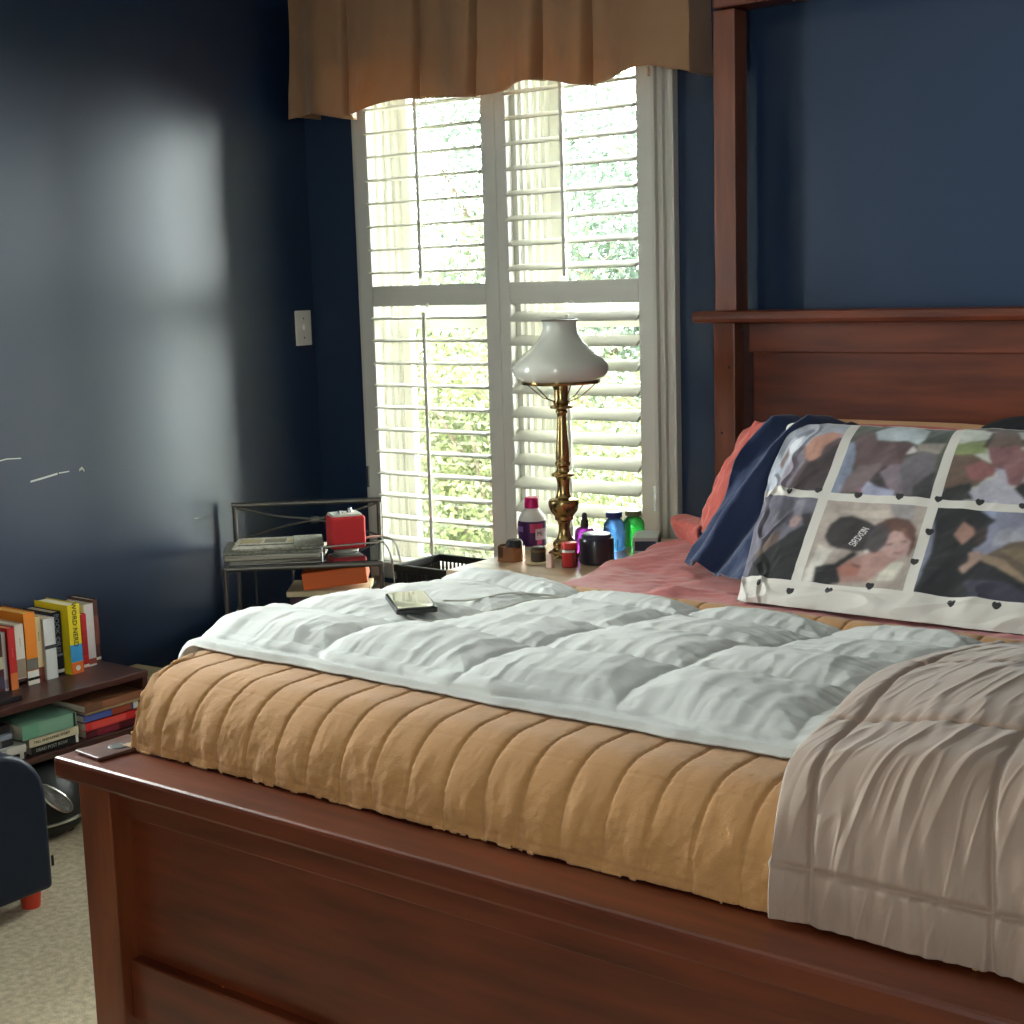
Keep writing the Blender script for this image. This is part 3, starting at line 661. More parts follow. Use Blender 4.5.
def print_colours(u, v):
    C_ = np.zeros(u.shape + (3,)); C_[:] = lin((208, 202, 196))
    g = 0.09
    for (ci, cj), shapes in TILES:
        s_ = (u - ci - g / 2) / (1 - g); t_ = (v - cj - g / 2) / (1 - g)
        ins = (s_ > 0) & (s_ < 1) & (t_ > 0) & (t_ < 1)
        ws = s_ + 0.012 * fbm(u * 14, v * 14, 5); wt_ = t_ + 0.012 * fbm(u * 14, v * 14, 9)
        T_ = np.zeros_like(C_)
        for col, poly in shapes:
            m_ = ins if not poly else ins & inpoly(ws, wt_, poly)
            T_[m_] = lin(col)
        kk = np.exp(-(np.arange(-7, 8) / 3.0) ** 2); kk /= kk.sum(); Wt = ins.astype(float)
        num = T_ * Wt[..., None]; den = Wt
        for ax_ in (0, 1):
            num = sum(w__ * np.roll(num, o__, ax_) for w__, o__ in zip(kk, range(-7, 8))); den = sum(w__ * np.roll(den, o__, ax_) for w__, o__ in zip(kk, range(-7, 8)))
        T_ = num / np.maximum(den, 1e-6)[..., None]
        C_[ins] = T_[ins]
        mott = 1 + 0.35 * fbm(u * 9, v * 9, 12 + ci) + 0.10 * fbm(u * 30, v * 30, 17)
        C_[ins] = C_[ins] * mott[ins][:, None]; C_[ins] = 0.72 * C_[ins] + 0.28 * C_[ins].mean(-1, keepdims=True)
        if (ci, cj) == (1, 1):
            p0 = np.array([0.385, 0.535]); p1 = np.array([0.472, 0.300]); dd = p1 - p0; Lg = np.linalg.norm(dd); dd /= Lg
            nn = np.array([dd[1], -dd[0]])     # towards the letter tops
            if nn[0] > 0: nn = -nn
            px_ = (s_ - p0[0]) * dd[0] + (t_ - p0[1]) * dd[1]; py_ = (s_ - p0[0]) * nn[0] + (t_ - p0[1]) * nn[1]
            cols = []
            for chx in 'SRIXON':
                gl = FONT5[chx]
                for k in range(len(gl[0])): cols.append([r_[k] for r_ in gl])
                cols.append(['0'] * 7)
            cw = Lg / len(cols); hgt = 0.078
            ic = np.floor(px_ / cw).astype(int); ir = np.floor((hgt / 2 - py_) / (hgt / 7)).astype(int)
            ok = (ic >= 0) & (ic < len(cols)) & (ir >= 0) & (ir < 7)
            arr = np.array([[c_[r_] == '1' for r_ in range(7)] for c_ in cols])
            hit_ = np.zeros(u.shape, bool); hit_[ok] = arr[ic[ok], ir[ok]]
            C_[hit_ & ins] = lin((220, 214, 214))
    for hx, hy in HEARTS:
        x = (u - hx) / 0.032; y = -(v - hy) / 0.032
        h_ = (x * x + y * y - 1) ** 3 - x * x * y ** 3 < 0
        C_[h_] = lin((22, 20, 24))
    return C_

# collage pillow
nu, nv = 640, 430
u = np.linspace(0.03, 3.42, nu)[:, None]; v = np.linspace(-0.05, 2.24, nv)[None, :]
u, v = np.broadcast_arrays(u, v)
xx = 2.163 + 0.022 * v + (u - 1) * 0.2475
xx = np.where(u < 0.8, 2.163 + 0.022 * v - 0.2 * 0.2475 + (u - 0.8) * (0.205 - 0.035 * v), xx)
yy = np.interp(v, [-0.05, 1, 2, 2.24], [-0.44, -0.655, -0.845, -0.905]); zz = np.interp(v, [-0.05, 1, 2, 2.24], [1.092, 0.925, 0.765, 0.742])
a_ = np.clip((u - 0.03) / 0.55, 0, 1); b_ = np.clip((3.42 - u) / 0.55, 0, 1); c_ = np.clip((v + 0.05) / 0.45, 0, 1); d_ = np.clip((2.24 - v) / 0.35, 0, 1)
pr = lambda q: np.sqrt(np.clip(1 - (1 - q) ** 2, 0, 1))
prof = pr(a_) * pr(b_) * pr(c_) * pr(d_)
nrm = np.array([0, -0.62, 0.785])
wrk = 0.010 * fbm(u * 2.2 + v, v * 1.5, 61) + 0.006 * np.maximum(0, 1 - np.abs(2 * vn(u * 4 + v * 3, v * 3 - u * 3, 62)) * 2 - 0.2) * sstep(0.9, 0.2, u) * 2.0 + 0.007 * np.maximum(0, 1 - np.abs(2 * vn(u * 2.0 - v * 2.4, v * 6 + u, 63)) * 2 - 0.2) * sstep(1.6, 2.2, v)
F1 = np.stack([xx, yy, zz], -1) + nrm * (0.065 * (prof - 1) + wrk)[..., None]
F1[..., 2] = np.maximum(F1[..., 2], 0.722)
# left side bends backwards
F1[..., 0] += (0.02 * (1 - pr(a_)))
B1 = np.stack([xx, yy, zz], -1) + nrm * (-0.075 - 0.06 * prof)[..., None]
B1[..., 0] += (0.02 * (1 - pr(a_)))
B1[..., 2] = np.maximum(B1[..., 2], 0.715)
fa = grid_faces(nu, nv); k_ = 4
Bs = B1[::k_, ::k_]
Fall = np.concatenate([F1.reshape(-1, 3), Bs.reshape(-1, 3)]); fb = grid_faces(*Bs.shape[:2])[:, ::-1] + nu * nv
if np.cross(F1[nu // 2 + 1, nv // 2] - F1[nu // 2, nv // 2], F1[nu // 2, nv // 2 + 1] - F1[nu // 2, nv // 2])[2] < 0: fa = fa[:, ::-1]; fb = fb[:, ::-1]
PRINT = mat('printed pillowcase', (200, 200, 200), 0.75, sheen=0.2, bump=0.1, bscale=300, attr='print')
pil = link('photo_pillow', Fall, np.concatenate([fa, fb]), PRINT, None, smooth=True, auto=False)
ca = pil.data.color_attributes.new('print', 'FLOAT_COLOR', 'POINT')
cf = print_colours(u, v).reshape(-1, 3); cb = np.tile(np.array(lin((208, 202, 196))), (Bs.shape[0] * Bs.shape[1], 1))
cc_ = np.concatenate([cf, cb]); ca.data.foreach_set('color', np.concatenate([cc_, np.ones((len(cc_), 1))], 1).astype(np.float32).ravel())
tag(pil, 'pillow printed with a collage of photographs and small black hearts', 'pillow')

def pillow(name, label, c, ax, ay, hx, hy, th, m, seed, ears=0.10, n=90, wr=0.006, cat='pillow'):
    ax = Vector(ax).normalized(); ay = Vector(ay).normalized(); az = ax.cross(ay)
    s_ = np.linspace(-1, 1, n)[:, None]; t_ = np.linspace(-1, 1, n)[None, :]; s_, t_ = np.broadcast_arrays(s_, t_)
    pf_ = ((1 - s_ ** 4) * (1 - t_ ** 4)).clip(0) ** 0.55
    xs = s_ * hx * (1 - 0.06 * np.abs(t_) ** 6 - 0.02 * (1 - t_ ** 2)); ys = t_ * hy * (1 - 0.16 * np.abs(s_) ** 6)
    w_ = wr * fbm(s_ * 5 + t_, t_ * 4, seed) + wr * 0.8 * np.maximum(0, 1 - np.abs(2 * vn(s_ * 5 - t_ * 3, t_ * 4 + s_ * 3, seed + 3)) * 2)
    res = []
    for sg in (1, -1):
        zs = sg * (th * pf_ + w_ * pf_)
        res.append(np.stack([c[i] + xs * ax[i] + ys * ay[i] + zs * az[i] for i in range(3)], -1))
    V = np.concatenate([r_.reshape(-1, 3) for r_ in res]); f = grid_faces(n, n)
    o = link(name, V, np.concatenate([f, f[:, ::-1] + n * n]), m, None, smooth=True, auto=False)
    return tag(o, label, cat)
pillow('salmon_pillow', 'salmon pink pillow leaning on the headboard behind the navy cloth', (2.085, -0.285, 0.880), (1, 0, 0), (0, 0.40, 1), 0.35, 0.170, 0.055, SALMON, 71)
pillow('beige_pillow', 'beige pillow at the back, only its top edge showing against the headboard', (2.10, -0.165, 0.873), (1, 0, 0.0), (0, 0.12, 1), 0.39, 0.168, 0.030, TANP, 75, wr=0.003)
pillow('black_pillow', 'black pillow peeking over the top right of the photo collage pillow', (2.66, -0.290, 0.915), (1, 0.0, 0.03), (0, 0.42, 1), 0.30, 0.175, 0.06, BLACKC, 79)
pillow('beige_pillow', 'beige pillow behind the black pillow at the right end of the headboard', (2.84, -0.165, 0.890), (1, 0, 0.0), (0, 0.12, 1), 0.33, 0.185, 0.030, TANP, 83, wr=0.003)
# open end of the salmon pillowcase flopping to the left
def patch(name, TL, TR, BR, BL_, nu, nv, m, disp, parent=None, thick=0.003, **k):
    s_ = np.linspace(0, 1, nu)[:, None, None]; t_ = np.linspace(0, 1, nv)[None, :, None]
    TL, TR, BR, BL_ = (np.array(q, float) for q in (TL, TR, BR, BL_))
    P = (TL * (1 - s_) + TR * s_) * (1 - t_) + (BL_ * (1 - s_) + BR * s_) * t_
    n_ = np.cross(TR - TL, BL_ - TL); n_ /= np.linalg.norm(n_)
    if n_[1] > 0: n_ = -n_
    P = P + n_ * disp(s_[..., 0] + 0 * t_[..., 0], t_[..., 0] + 0 * s_[..., 0])[..., None]
    return sheet(name, P, m, parent, thick=thick, **k)
o = patch('pillowcase_flap', (1.865, -0.36, 1.035), (1.93, -0.40, 1.045), (1.86, -0.52, 0.75), (1.735, -0.42, 0.80), 40, 60, SALMON,
          lambda s, t: 0.03 * np.sin(s * 3.1) + 0.02 * fbm(s * 3, t * 4, 91) + 0.02 * np.sin(t * 3), thick=0.004)
tag(o, 'salmon pink fold of cloth hanging at the left end of the pillows', 'pillowcase')
s_ = np.linspace(0, 1, 60)
o = patch('pillowcase_corner', (1.640, -0.33, 0.800), (1.76, -0.40, 0.800), (1.775, -0.47, 0.735), (1.640, -0.37, 0.742), 40, 30, SALMON,
          lambda s, t: 0.035 * np.sin(t * 3.14) + 0.01 * fbm(s * 4, t * 4, 95), thick=0.006)
tag(o, 'small rounded salmon pink cloth corner lying at the left edge of the sheet', 'pillowcase')
# navy cloth draped down over the pillows
nu, nv = 150, 190
s_ = np.linspace(0, 1, nu)[:, None]; t_ = np.linspace(0, 1, nv)[None, :]; s_, t_ = np.broadcast_arrays(s_, t_)
Lx = np.interp(t_, [0, .12, .35, .55, .8, 1], [1.965, 1.93, 1.885, 1.87, 1.835, 1.815]); Rx = np.interp(t_, [0, .12, .5, .8, 1], [2.11, 2.10, 2.09, 2.09, 2.09])
Yb = np.interp(t_, [0, .12, .35, .55, .8, 1], [-0.26, -0.37, -0.47, -0.54, -0.60, -0.645]); Zb = np.interp(t_, [0, .08, .15, .35, .55, .8, 1], [1.030, 1.060, 1.055, 0.975, 0.90, 0.805, 0.748])
X = Lx + (Rx - Lx) * s_
lt = 0.5 + 0.5 * np.cos(np.clip((s_ - 0.55) / 0.45, -1, 1) * 3.14)
fo = 0.028 * np.sin((s_ * 2.6 + t_ * 1.4) * 4.2 + 1.6 * vn(s_ * 2, t_ * 3, 97)) + 0.016 * np.sin((s_ * 5 + t_ * 2.2) * 4 + 2 * vn(s_ * 3, t_ * 3, 98)) + 0.006 * fbm(s_ * 9, t_ * 9, 99)
fo = fo * sstep(0, 0.15, t_) + 0.03 * lt * sstep(0.05, 0.3, t_)
Y = Yb - 0.75 * fo - 0.16 * s_ * t_ * (1 - s_ * .2); Zz = Zb + 0.5 * fo - 0.02 * s_ * t_
Zz = np.maximum(Zz, 0.738)
o = sheet('navy_cloth', np.stack([X, Y, Zz], -1), NAVY, thick=0.006, base=(1.95, -0.5, 0.74))
tag(o, 'crumpled navy blue cloth draped over the salmon pillow left of the collage', 'cloth')

# phone and white charging cable on the comforter
pz = max(comf_z(1.80 + a_, -1.605 + b__) for a_ in (-0.05, 0, 0.05) for b__ in (-0.04, 0, 0.04)) - 0.001
Mph = Matrix.Translation((1.815, -1.605, pz)) @ Matrix.Rotation(R(-40), 4, 'Z')
t = thing('smartphone', 'black smartphone lying face up on the white comforter', 'phone', (1.815, -1.605, pz))
def rrect(hx, hy, r_, n=6):
    P = []
    for cx, cy, a0 in ((hx - r_, hy - r_, 0), (-hx + r_, hy - r_, 90), (-hx + r_, -hy + r_, 180), (hx - r_, -hy + r_, 270)):
        for k in range(n + 1):
            a = R(a0 + 90 * k / n); P.append((cx + r_ * math.cos(a), cy + r_ * math.sin(a)))
    return P
bevel(MB().prism(rrect(0.077, 0.038, 0.009), 2, 0, 0.010, Mph).build('case', BLACKP, t), 0.002)
MB().prism(rrect(0.072, 0.034, 0.006), 2, 0.0101, 0.0112, Mph).build('screen', mat('phone screen glass', (10, 11, 13), 0.03, spec=1.0, coat=1.0), t)
cab = [(1.850, -1.655, 0.006), (1.885, -1.640, 0.008), (1.905, -1.55, 0.008), (1.90, -1.46, 0.008), (1.915, -1.38, 0.008), (1.93, -1.30, 0.008), (1.905, -1.25, 0.008), (1.87, -1.28, 0.008), (1.85, -1.36, 0.008), (1.83, -1.45, 0.008), (1.82, -1.52, 0.008)]
cab = [(x, y, comf_z(x, y) + dz * 0.5) for x, y, dz in cab]
tag(MB().tube(cab, 0.0022, 8, smooth=10).build('charging_cable', WHITEP, None, smooth=True), 'thin white charging cable lying beside the phone on the comforter', 'cable')

# ------------------------------------------------------------------ nightstand
NZ = 0.68
t = thing('nightstand', 'wooden nightstand with a pale glossy top between bed and window', 'nightstand', (1.36, -0.42, 0))
bevel(MB().box(1.172, 1.548, -0.745, -0.075, NZ - 0.022, NZ).build('tabletop', LIGHTW, t), 0.005)
bevel(MB().box(1.19, 1.535, -0.725, -0.095, 0.44, NZ - 0.022).build('body', WX, t), 0.003)
d_ = bevel(MB().box(1.21, 1.515, -0.735, -0.724, 0.47, 0.635).build('drawer', WX, t), 0.003)
MB().lathe([(0.0, 0), (0.006, 0), (0.006, 0.01), (0.013, 0.018), (0.010, 0.026), (0.0, 0.028)], (0, 0, 0), 20, Matrix.Translation((1.362, -0.735, 0.555)) @ Matrix.Rotation(R(90), 4, 'X')).build('knob', BRASS, d_, smooth=True)
for x in (1.195, 1.49):
    for y in (-0.72, -0.14):
        bevel(MB().box(x, x + 0.04, y, y + 0.04, 0, 0.44).build('leg', WZ, t), 0.003)
bevel(MB().box(1.20, 1.525, -0.715, -0.105, 0.16, 0.178).build('shelf', WX, t), 0.003)

# brass table lamp with opal glass shade
LX, LY = 1.336, -0.445
t = thing('table_lamp', 'tall turned brass lamp with white milk glass shade on the nightstand', 'lamp', (LX, LY, NZ))
K = 0.00262
def pf_(L): return [(r_ * K, (558.5 - py) * K) for r_, py in L]
base = pf_([(0, 558.5), (17, 558.5), (17.5, 556), (16.5, 553.5), (13, 552), (11, 549), (12, 547), (12, 544), (10.5, 542), (8, 540), (6.4, 536), (5.6, 530), (6.2, 524), (7.6, 521.5), (9.4, 520.5), (9.4, 518.5), (9.3, 517), (12, 514), (14, 511), (15.3, 507), (15.7, 503), (15.3, 500.8), (13.5, 499.3), (10, 498.5), (8.6, 498.2), (7.5, 497), (6.4, 493), (6.0, 486), (6.6, 480), (8.0, 477.5), (11.8, 476), (12.2, 474.8), (11.6, 473.5), (8, 472), (6, 469), (6.6, 466.5), (8, 465), (8, 462.5), (6.5, 461), (7.2, 457), (6.6, 448), (5.6, 435), (4.8, 422), (4.4, 415), (5.0, 413.5), (6.2, 412), (6.2, 410.5), (5, 409), (6, 408.5), (11.4, 408), (11.8, 406.6), (11.2, 405), (7, 404)])
def smooth_prof(L, n=4):
    q = MB(); Pp = [Vector((a, 0, b_)) for a, b_ in L]; out = []
    for i in range(len(Pp) - 1):
        for k in range(n):
            f = k / n; out.append(((1 - f) * Pp[i].x + f * Pp[i + 1].x, (1 - f) * Pp[i].z + f * Pp[i + 1].z))
    out.append(L[-1])
    for _ in range(3): out = [out[0]] + [((out[i - 1][0] + 2 * out[i][0] + out[i + 1][0]) / 4, (out[i - 1][1] + 2 * out[i][1] + out[i + 1][1]) / 4) for i in range(1, len(out) - 1)] + [out[-1]]
    return out
MB().lathe(smooth_prof(base), (LX, LY, NZ), 48, cap=False).build('stem', BRASS, t, smooth=True, auto=False)
MB().lathe(pf_([(7, 404), (8, 402), (7, 399), (7.2, 384), (7.8, 382), (6.5, 381), (0, 381)]), (LX, LY, NZ), 32, cap=False).build('burner', BRASS, t, smooth=True)
zr = NZ + (558.5 - 380) * K
ring = MB().lathe([(0.098, 0), (0.103, 0.0), (0.104, 0.004), (0.102, 0.008), (0.098, 0.008), (0.096, 0.004), (0.098, 0)], (LX, LY, zr - 0.008), 56, cap=False)
ring.build('shade_ring', BRASS, t, smooth=True)
b = MB()
for k in range(6):
    a = 2 * math.pi * (k + 0.35) / 6
    b.tube([(LX + 0.018 * math.cos(a), LY + 0.018 * math.sin(a), zr - 0.056), (LX + 0.05 * math.cos(a), LY + 0.05 * math.sin(a), zr - 0.045), (LX + 0.098 * math.cos(a), LY + 0.098 * math.sin(a), zr - 0.005)], 0.0016, 6)
b.build('support_arm', BRASS, t, smooth=True)
sp = [(98, 0), (0.112, 0)]
shp = [(0.099, 0.0), (0.113, 0.006), (0.122, 0.016), (0.1265, 0.028), (0.125, 0.040), (0.115, 0.054), (0.098, 0.068), (0.078, 0.084), (0.060, 0.102), (0.049, 0.120), (0.0435, 0.136), (0.044, 0.150), (0.047, 0.156)]
shp = [(r_, z_) for r_, z_ in shp]
inn = [(r_ - 0.003, z_) for r_, z_ in shp][::-1]
sh = MB().lathe(shp + inn + [shp[0]], (LX, LY, zr), 64, cap=False).build('lamp_shade', OPAL, t, smooth=True)
MB().lathe([(0.043, 0.1545), (0.0485, 0.1545), (0.049, 0.1575), (0.043, 0.1585), (0.043, 0.1545)], (LX, LY, zr), 48, cap=False).build('rim', cmat((90, 74, 52), 0.4), sh, smooth=True)
MB().lathe([(0, 0), (0.012, 0.0), (0.013, 0.02), (0.028, 0.05), (0.03, 0.065), (0.02, 0.085), (0, 0.092)], (LX, LY, zr - 0.004), 24, cap=False).build('bulb', WHITEP, t, smooth=True)

# --- things on the nightstand
def lbl_arc(r_, z0, z1, a0, a1, c, m, name, parent, n=24, th=0.0006):
    b = MB(); V = []; F = []
    for k in range(n + 1):
        a = R(a0 + (a1 - a0) * k / n)
        for rr in (r_, r_ + th):
            for z in (z0, z1): V.append((c[0] + rr * math.cos(a), c[1] + rr * math.sin(a), c[2] + z))
    for k in range(n):
        o_ = 4 * k; F.append((o_ + 2, o_ + 6, o_ + 7, o_ + 3)); F.append((o_, o_ + 1, o_ + 5, o_ + 4)); F.append((o_ + 1, o_ + 3, o_ + 7, o_ + 5)); F.append((o_, o_ + 4, o_ + 6, o_ + 2))
    F.append((0, 2, 3, 1)); o_ = 4 * n; F.append((o_, o_ + 1, o_ + 3, o_ + 2))
    return b.add(V, F).build(name, m, parent, smooth=True)
def facecam(c):  # angle in the plan towards the camera
    return math.degrees(math.atan2(CAM.y - c[1], CAM.x - c[0]))
def ctext(body, size, r_, c, z, ang, m, parent, name='lettering', spin=0):
    a = R(ang)
    M = Matrix.Translation((c[0] + r_ * math.cos(a), c[1] + r_ * math.sin(a), c[2] + z)) @ Matrix.Rotation(a + R(90), 4, 'Z') @ Matrix.Rotation(R(90), 4, 'X') @ Matrix.Rotation(R(spin), 4, 'Z')
    return text(body, size, M, m, parent, name)

# white bottle, magenta cap, purple label
c = (1.190, -0.392, NZ)
t = thing('bottle', 'white plastic bottle with a magenta cap and purple label left of the brass lamp', 'bottle', c, 'bottles and jars on the nightstand')
MB().lathe([(0, 0), (0.036, 0), (0.0385, 0.004), (0.0385, 0.078), (0.036, 0.088), (0.027, 0.103), (0.0175, 0.113), (0.0165, 0.118)], c, 40, cap=False).build('body', WHITEP, t, smooth=True)
MB().lathe([(0.0165, 0.114), (0.0195, 0.114), (0.020, 0.117), (0.0195, 0.140), (0.017, 0.143), (0, 0.143)], c, 40, cap=False).build('cap', cmat((200, 30, 110), 0.35), t, smooth=True)
fa_ = facecam(c)
lb = lbl_arc(0.0386, 0.012, 0.080, fa_ - 95, fa_ + 80, c, cmat((72, 28, 92), 0.4), 'label', t)
lbl_arc(0.0393, 0.050, 0.074, fa_ - 10, fa_ + 45, c, cmat((196, 60, 110), 0.4), 'label_patch', lb)
lbl_arc(0.0396, 0.030, 0.060, fa_ + 12, fa_ + 60, c, cmat((214, 200, 220), 0.4), 'label_patch', lb)
lbl_arc(0.0399, 0.016, 0.030, fa_ + 18, fa_ + 40, c, cmat((214, 90, 150), 0.4), 'label_patch', lb)
lbl_arc(0.0396, 0.052, 0.066, fa_ - 75, fa_ - 40, c, cmat((150, 120, 180), 0.4), 'label_patch', lb)
ctext('Mi', 0.017, 0.0404, c, 0.046, fa_ + 30, INK, lb)

# copper coloured octagonal tin, black lid
c = (1.245, -0.560, NZ)
t = thing('tin', 'copper coloured octagonal tin with shiny faceted sides and a black knob lid', 'tin', c)
b = MB(); COP = mat('copper tin', (176, 128, 98), 0.25, metal=0.9)
b.lathe([(0, 0), (0.036, 0), (0.036, 0.040), (0.034, 0.040), (0.034, 0.036), (0, 0.036)], c, 8, cap=False).build('box', COP, t)
MB().lathe([(0.0358, 0.0), (0.0372, 0.0), (0.0372, 0.003), (0.0358, 0.003)], c, 8, cap=False).build('bottom_rim', COP, t)
MB().lathe([(0, 0.036), (0.022, 0.036), (0.0225, 0.050), (0.018, 0.057), (0.0, 0.058)], (c[0] + 0.012, c[1] - 0.002, c[2]), 28, cap=False).build('lid', BLACKP, t, smooth=True)
c = (1.315, -0.535, NZ)
t = thing('tin', 'small dark brown round tin beside the copper octagonal tin', 'tin', c)
MB().lathe([(0, 0), (0.019, 0), (0.020, 0.003), (0.019, 0.034), (0.015, 0.039), (0, 0.040)], c, 28, cap=False).build('body', cmat((66, 54, 46), 0.5), t, smooth=True)
MB().lathe([(0.0195, 0.026), (0.0208, 0.026), (0.0208, 0.031), (0.0195, 0.031)], c, 28, cap=False).build('band', cmat((130, 108, 70), 0.4, metal=0.8), t, smooth=True)
pts = [(1.318, -0.590, NZ + 0.004), (1.345, -0.585, NZ + 0.004), (1.370, -0.568, NZ + 0.008), (1.385, -0.545, NZ + 0.020)]
b = MB(); V = []; 
for k, (x, y, z) in enumerate(pts):
    V += [(x - 0.004, y + 0.008, z - 0.001), (x + 0.004, y - 0.008, z - 0.001), (x + 0.004, y - 0.008, z + 0.001), (x - 0.004, y + 0.008, z + 0.001)]
F = [(0, 1, 2, 3), (12, 15, 14, 13)]
for k in range(3):
    for j in range(4): F.append((4 * k + j, 4 * k + (j + 1) % 4, 4 * k + 4 + (j + 1) % 4, 4 * k + 4 + j)[::-1])
b.add(V, F); tag(b.build('plastic_strip', cmat((222, 206, 160), 0.4), None, smooth=True), 'curled cream plastic strip lying in front of the lamp base', 'strip')
# red jar
c = (1.432, -0.560, NZ)
t = thing('jar', 'small clear jar with red label and red lid in front of the lamp', 'jar', c, 'bottles and jars on the nightstand')
MB().lathe([(0, 0), (0.0195, 0), (0.0205, 0.003), (0.0205, 0.047), (0.018, 0.051)], c, 30, cap=False).build('body', cmat((120, 50, 46), 0.2, coat=0.5), t, smooth=True)
MB().lathe([(0.018, 0.049), (0.0212, 0.049), (0.0212, 0.062), (0.020, 0.064), (0, 0.064)], c, 30, cap=False).build('lid', cmat((196, 44, 34), 0.4), t, smooth=True)
fa_ = facecam(c)
lb = lbl_arc(0.0206, 0.004, 0.040, fa_ - 60, fa_ + 20, c, cmat((190, 36, 40), 0.4), 'label', t)
lbl_arc(0.0208, 0.040, 0.046, fa_ - 60, fa_ + 40, c, WHITEP, 'label_band', lb)
c = (1.395, -0.590, NZ)
tag(bevel(MB().box(1.386, 1.404, -0.60, -0.588, NZ, NZ + 0.036, None).build('eraser_block', cmat((226, 196, 184), 0.6)), 0.002), 'small pale pink block standing left of the red jar', 'block')
# dark wide jar
c = (1.462, -0.480, NZ)
t = thing('jar', 'wide black jar with a rounded shoulder right of the red jar', 'jar', c, 'bottles and jars on the nightstand')
MB().lathe([(0, 0), (0.042, 0), (0.0455, 0.004), (0.0455, 0.058), (0.043, 0.066), (0.036, 0.069)], c, 40, cap=False).build('body', cmat((38, 40, 50), 0.3, coat=0.3), t, smooth=True)
MB().lathe([(0.036, 0.067), (0.039, 0.067), (0.039, 0.076), (0.036, 0.078), (0, 0.078)], c, 40, cap=False).build('lid', cmat((52, 60, 84), 0.3), t, smooth=True)
def bottle(c, r_, h, col, label, capc, neck, caph, spray=False):
    t = thing('bottle', label, 'bottle', c, 'bottles and jars on the nightstand')
    gm = mat('tinted plastic %d' % len(bpy.data.materials), col, 0.15, coat=0.6, trans=0.85)
    MB().lathe([(0, 0), (r_ * 0.93, 0), (r_, 0.004), (r_, h * 0.66), (r_ * 0.93, h * 0.78), (r_ * 0.72, h * 0.9), (neck, h * 0.94), (neck, h)], c, 36, cap=False).build('body', gm, t, smooth=True)
    if spray:
        MB().lathe([(neck * 0.9, h * 0.93), (neck * 1.2, h * 0.93), (neck * 1.15, h + 0.012), (neck * 0.8, h + 0.016), (neck * 0.7, h + caph), (neck * 0.4, h + caph + 0.003), (0, h + caph + 0.003)], c, 24, cap=False).build('sprayer', cmat(capc, 0.4), t, smooth=True)
    else:
        MB().lathe([(neck, h - 0.002), (neck * 1.35, h - 0.002), (neck * 1.35, h + caph - 0.002), (neck * 1.2, h + caph), (0, h + caph)], c, 32, cap=False).build('cap', cmat(capc, 0.35), t, smooth=True)
    return t
bottle((1.360, -0.385, NZ), 0.028, 0.078, (200, 70, 240), 'purple spray bottle with dark nozzle behind the black jar', (44, 36, 44), 0.009, 0.030, True)
bottle((1.398, -0.300, NZ), 0.030, 0.092, (90, 160, 250), 'bright blue bottle with a dark blue cap among the nightstand bottles', (30, 44, 120), 0.0165, 0.012)
bottle((1.405, -0.215, NZ), 0.031, 0.085, (60, 210, 100), 'green bottle with an olive cap at the right of the nightstand bottles', (110, 112, 74), 0.0165, 0.011)
t = thing('carton', 'small white and grey carton lying flat at the right end of the nightstand', 'carton', (1.478, -0.262, NZ))
Mc = Matrix.Translation((1.478, -0.262, NZ)) @ Matrix.Rotation(R(28), 4, 'Z')
bevel(MB().box(-0.034, 0.034, -0.06, 0.06, 0, 0.044, Mc).build('box', cmat((196, 194, 194), 0.5), t), 0.002)
MB().box(-0.028, 0.028, -0.0606, -0.060, 0.008, 0.034, Mc).build('printed_panel', cmat((44, 46, 70), 0.5), t)
MB().box(0.034, 0.0346, -0.05, 0.05, 0.008, 0.034, Mc).build('printed_panel', cmat((44, 46, 70), 0.5), t)

# wire basket left of the nightstand
t = thing('wire_basket', 'black wire basket with slanted bars standing left of the nightstand', 'basket', (0.90, -0.40, 0))
x0, x1, y0, y1, zt, zb = 0.715, 1.120, -0.440, -0.235, 0.600, 0.30
BM = cmat((38, 35, 33), 0.5)
rim = MB(); rim.box(x0, x1, y0, y0 + 0.012, zt - 0.022, zt).box(x0, x1, y1 - 0.012, y1, zt - 0.022, zt).box(x0, x0 + 0.012, y0, y1, zt - 0.022, zt).box(x1 - 0.012, x1, y0, y1, zt - 0.022, zt)
bevel(rim.build('rim', BM, t), 0.003)
b = MB(); k_ = 0.0145; ins_ = 0.03
def side(p0, p1, q0, q1, n):
    for i in range(n + 1):
        f = i / n; b.tube([[p0[j] + (p1[j] - p0[j]) * f for j in range(3)], [q0[j] + (q1[j] - q0[j]) * f for j in range(3)]], 0.0036, 5)
c0 = [(x0 + .006, y0 + .006, zt - .01), (x1 - .006, y0 + .006, zt - .01), (x1 - .006, y1 - .006, zt - .01), (x0 + .006, y1 - .006, zt - .01)]
c1 = [(x0 + ins_, y0 + ins_, zb), (x1 - ins_, y0 + ins_, zb), (x1 - ins_, y1 - ins_, zb), (x0 + ins_, y1 - ins_, zb)]
for i in range(4): side(c0[i], c0[(i + 1) % 4], c1[i], c1[(i + 1) % 4], 26 if i % 2 == 0 else 20)
b.build('bars', BM, t, smooth=True)
bevel(MB().box(x0 + ins_, x1 - ins_, y0 + ins_, y1 - ins_, zb - 0.012, zb).build('tray', BM, t), 0.003)
for (x, y, z) in c1:
    MB().tube([(x, y, 0), (x, y, zb)], 0.008, 8).build('leg', BM, t, smooth=True)

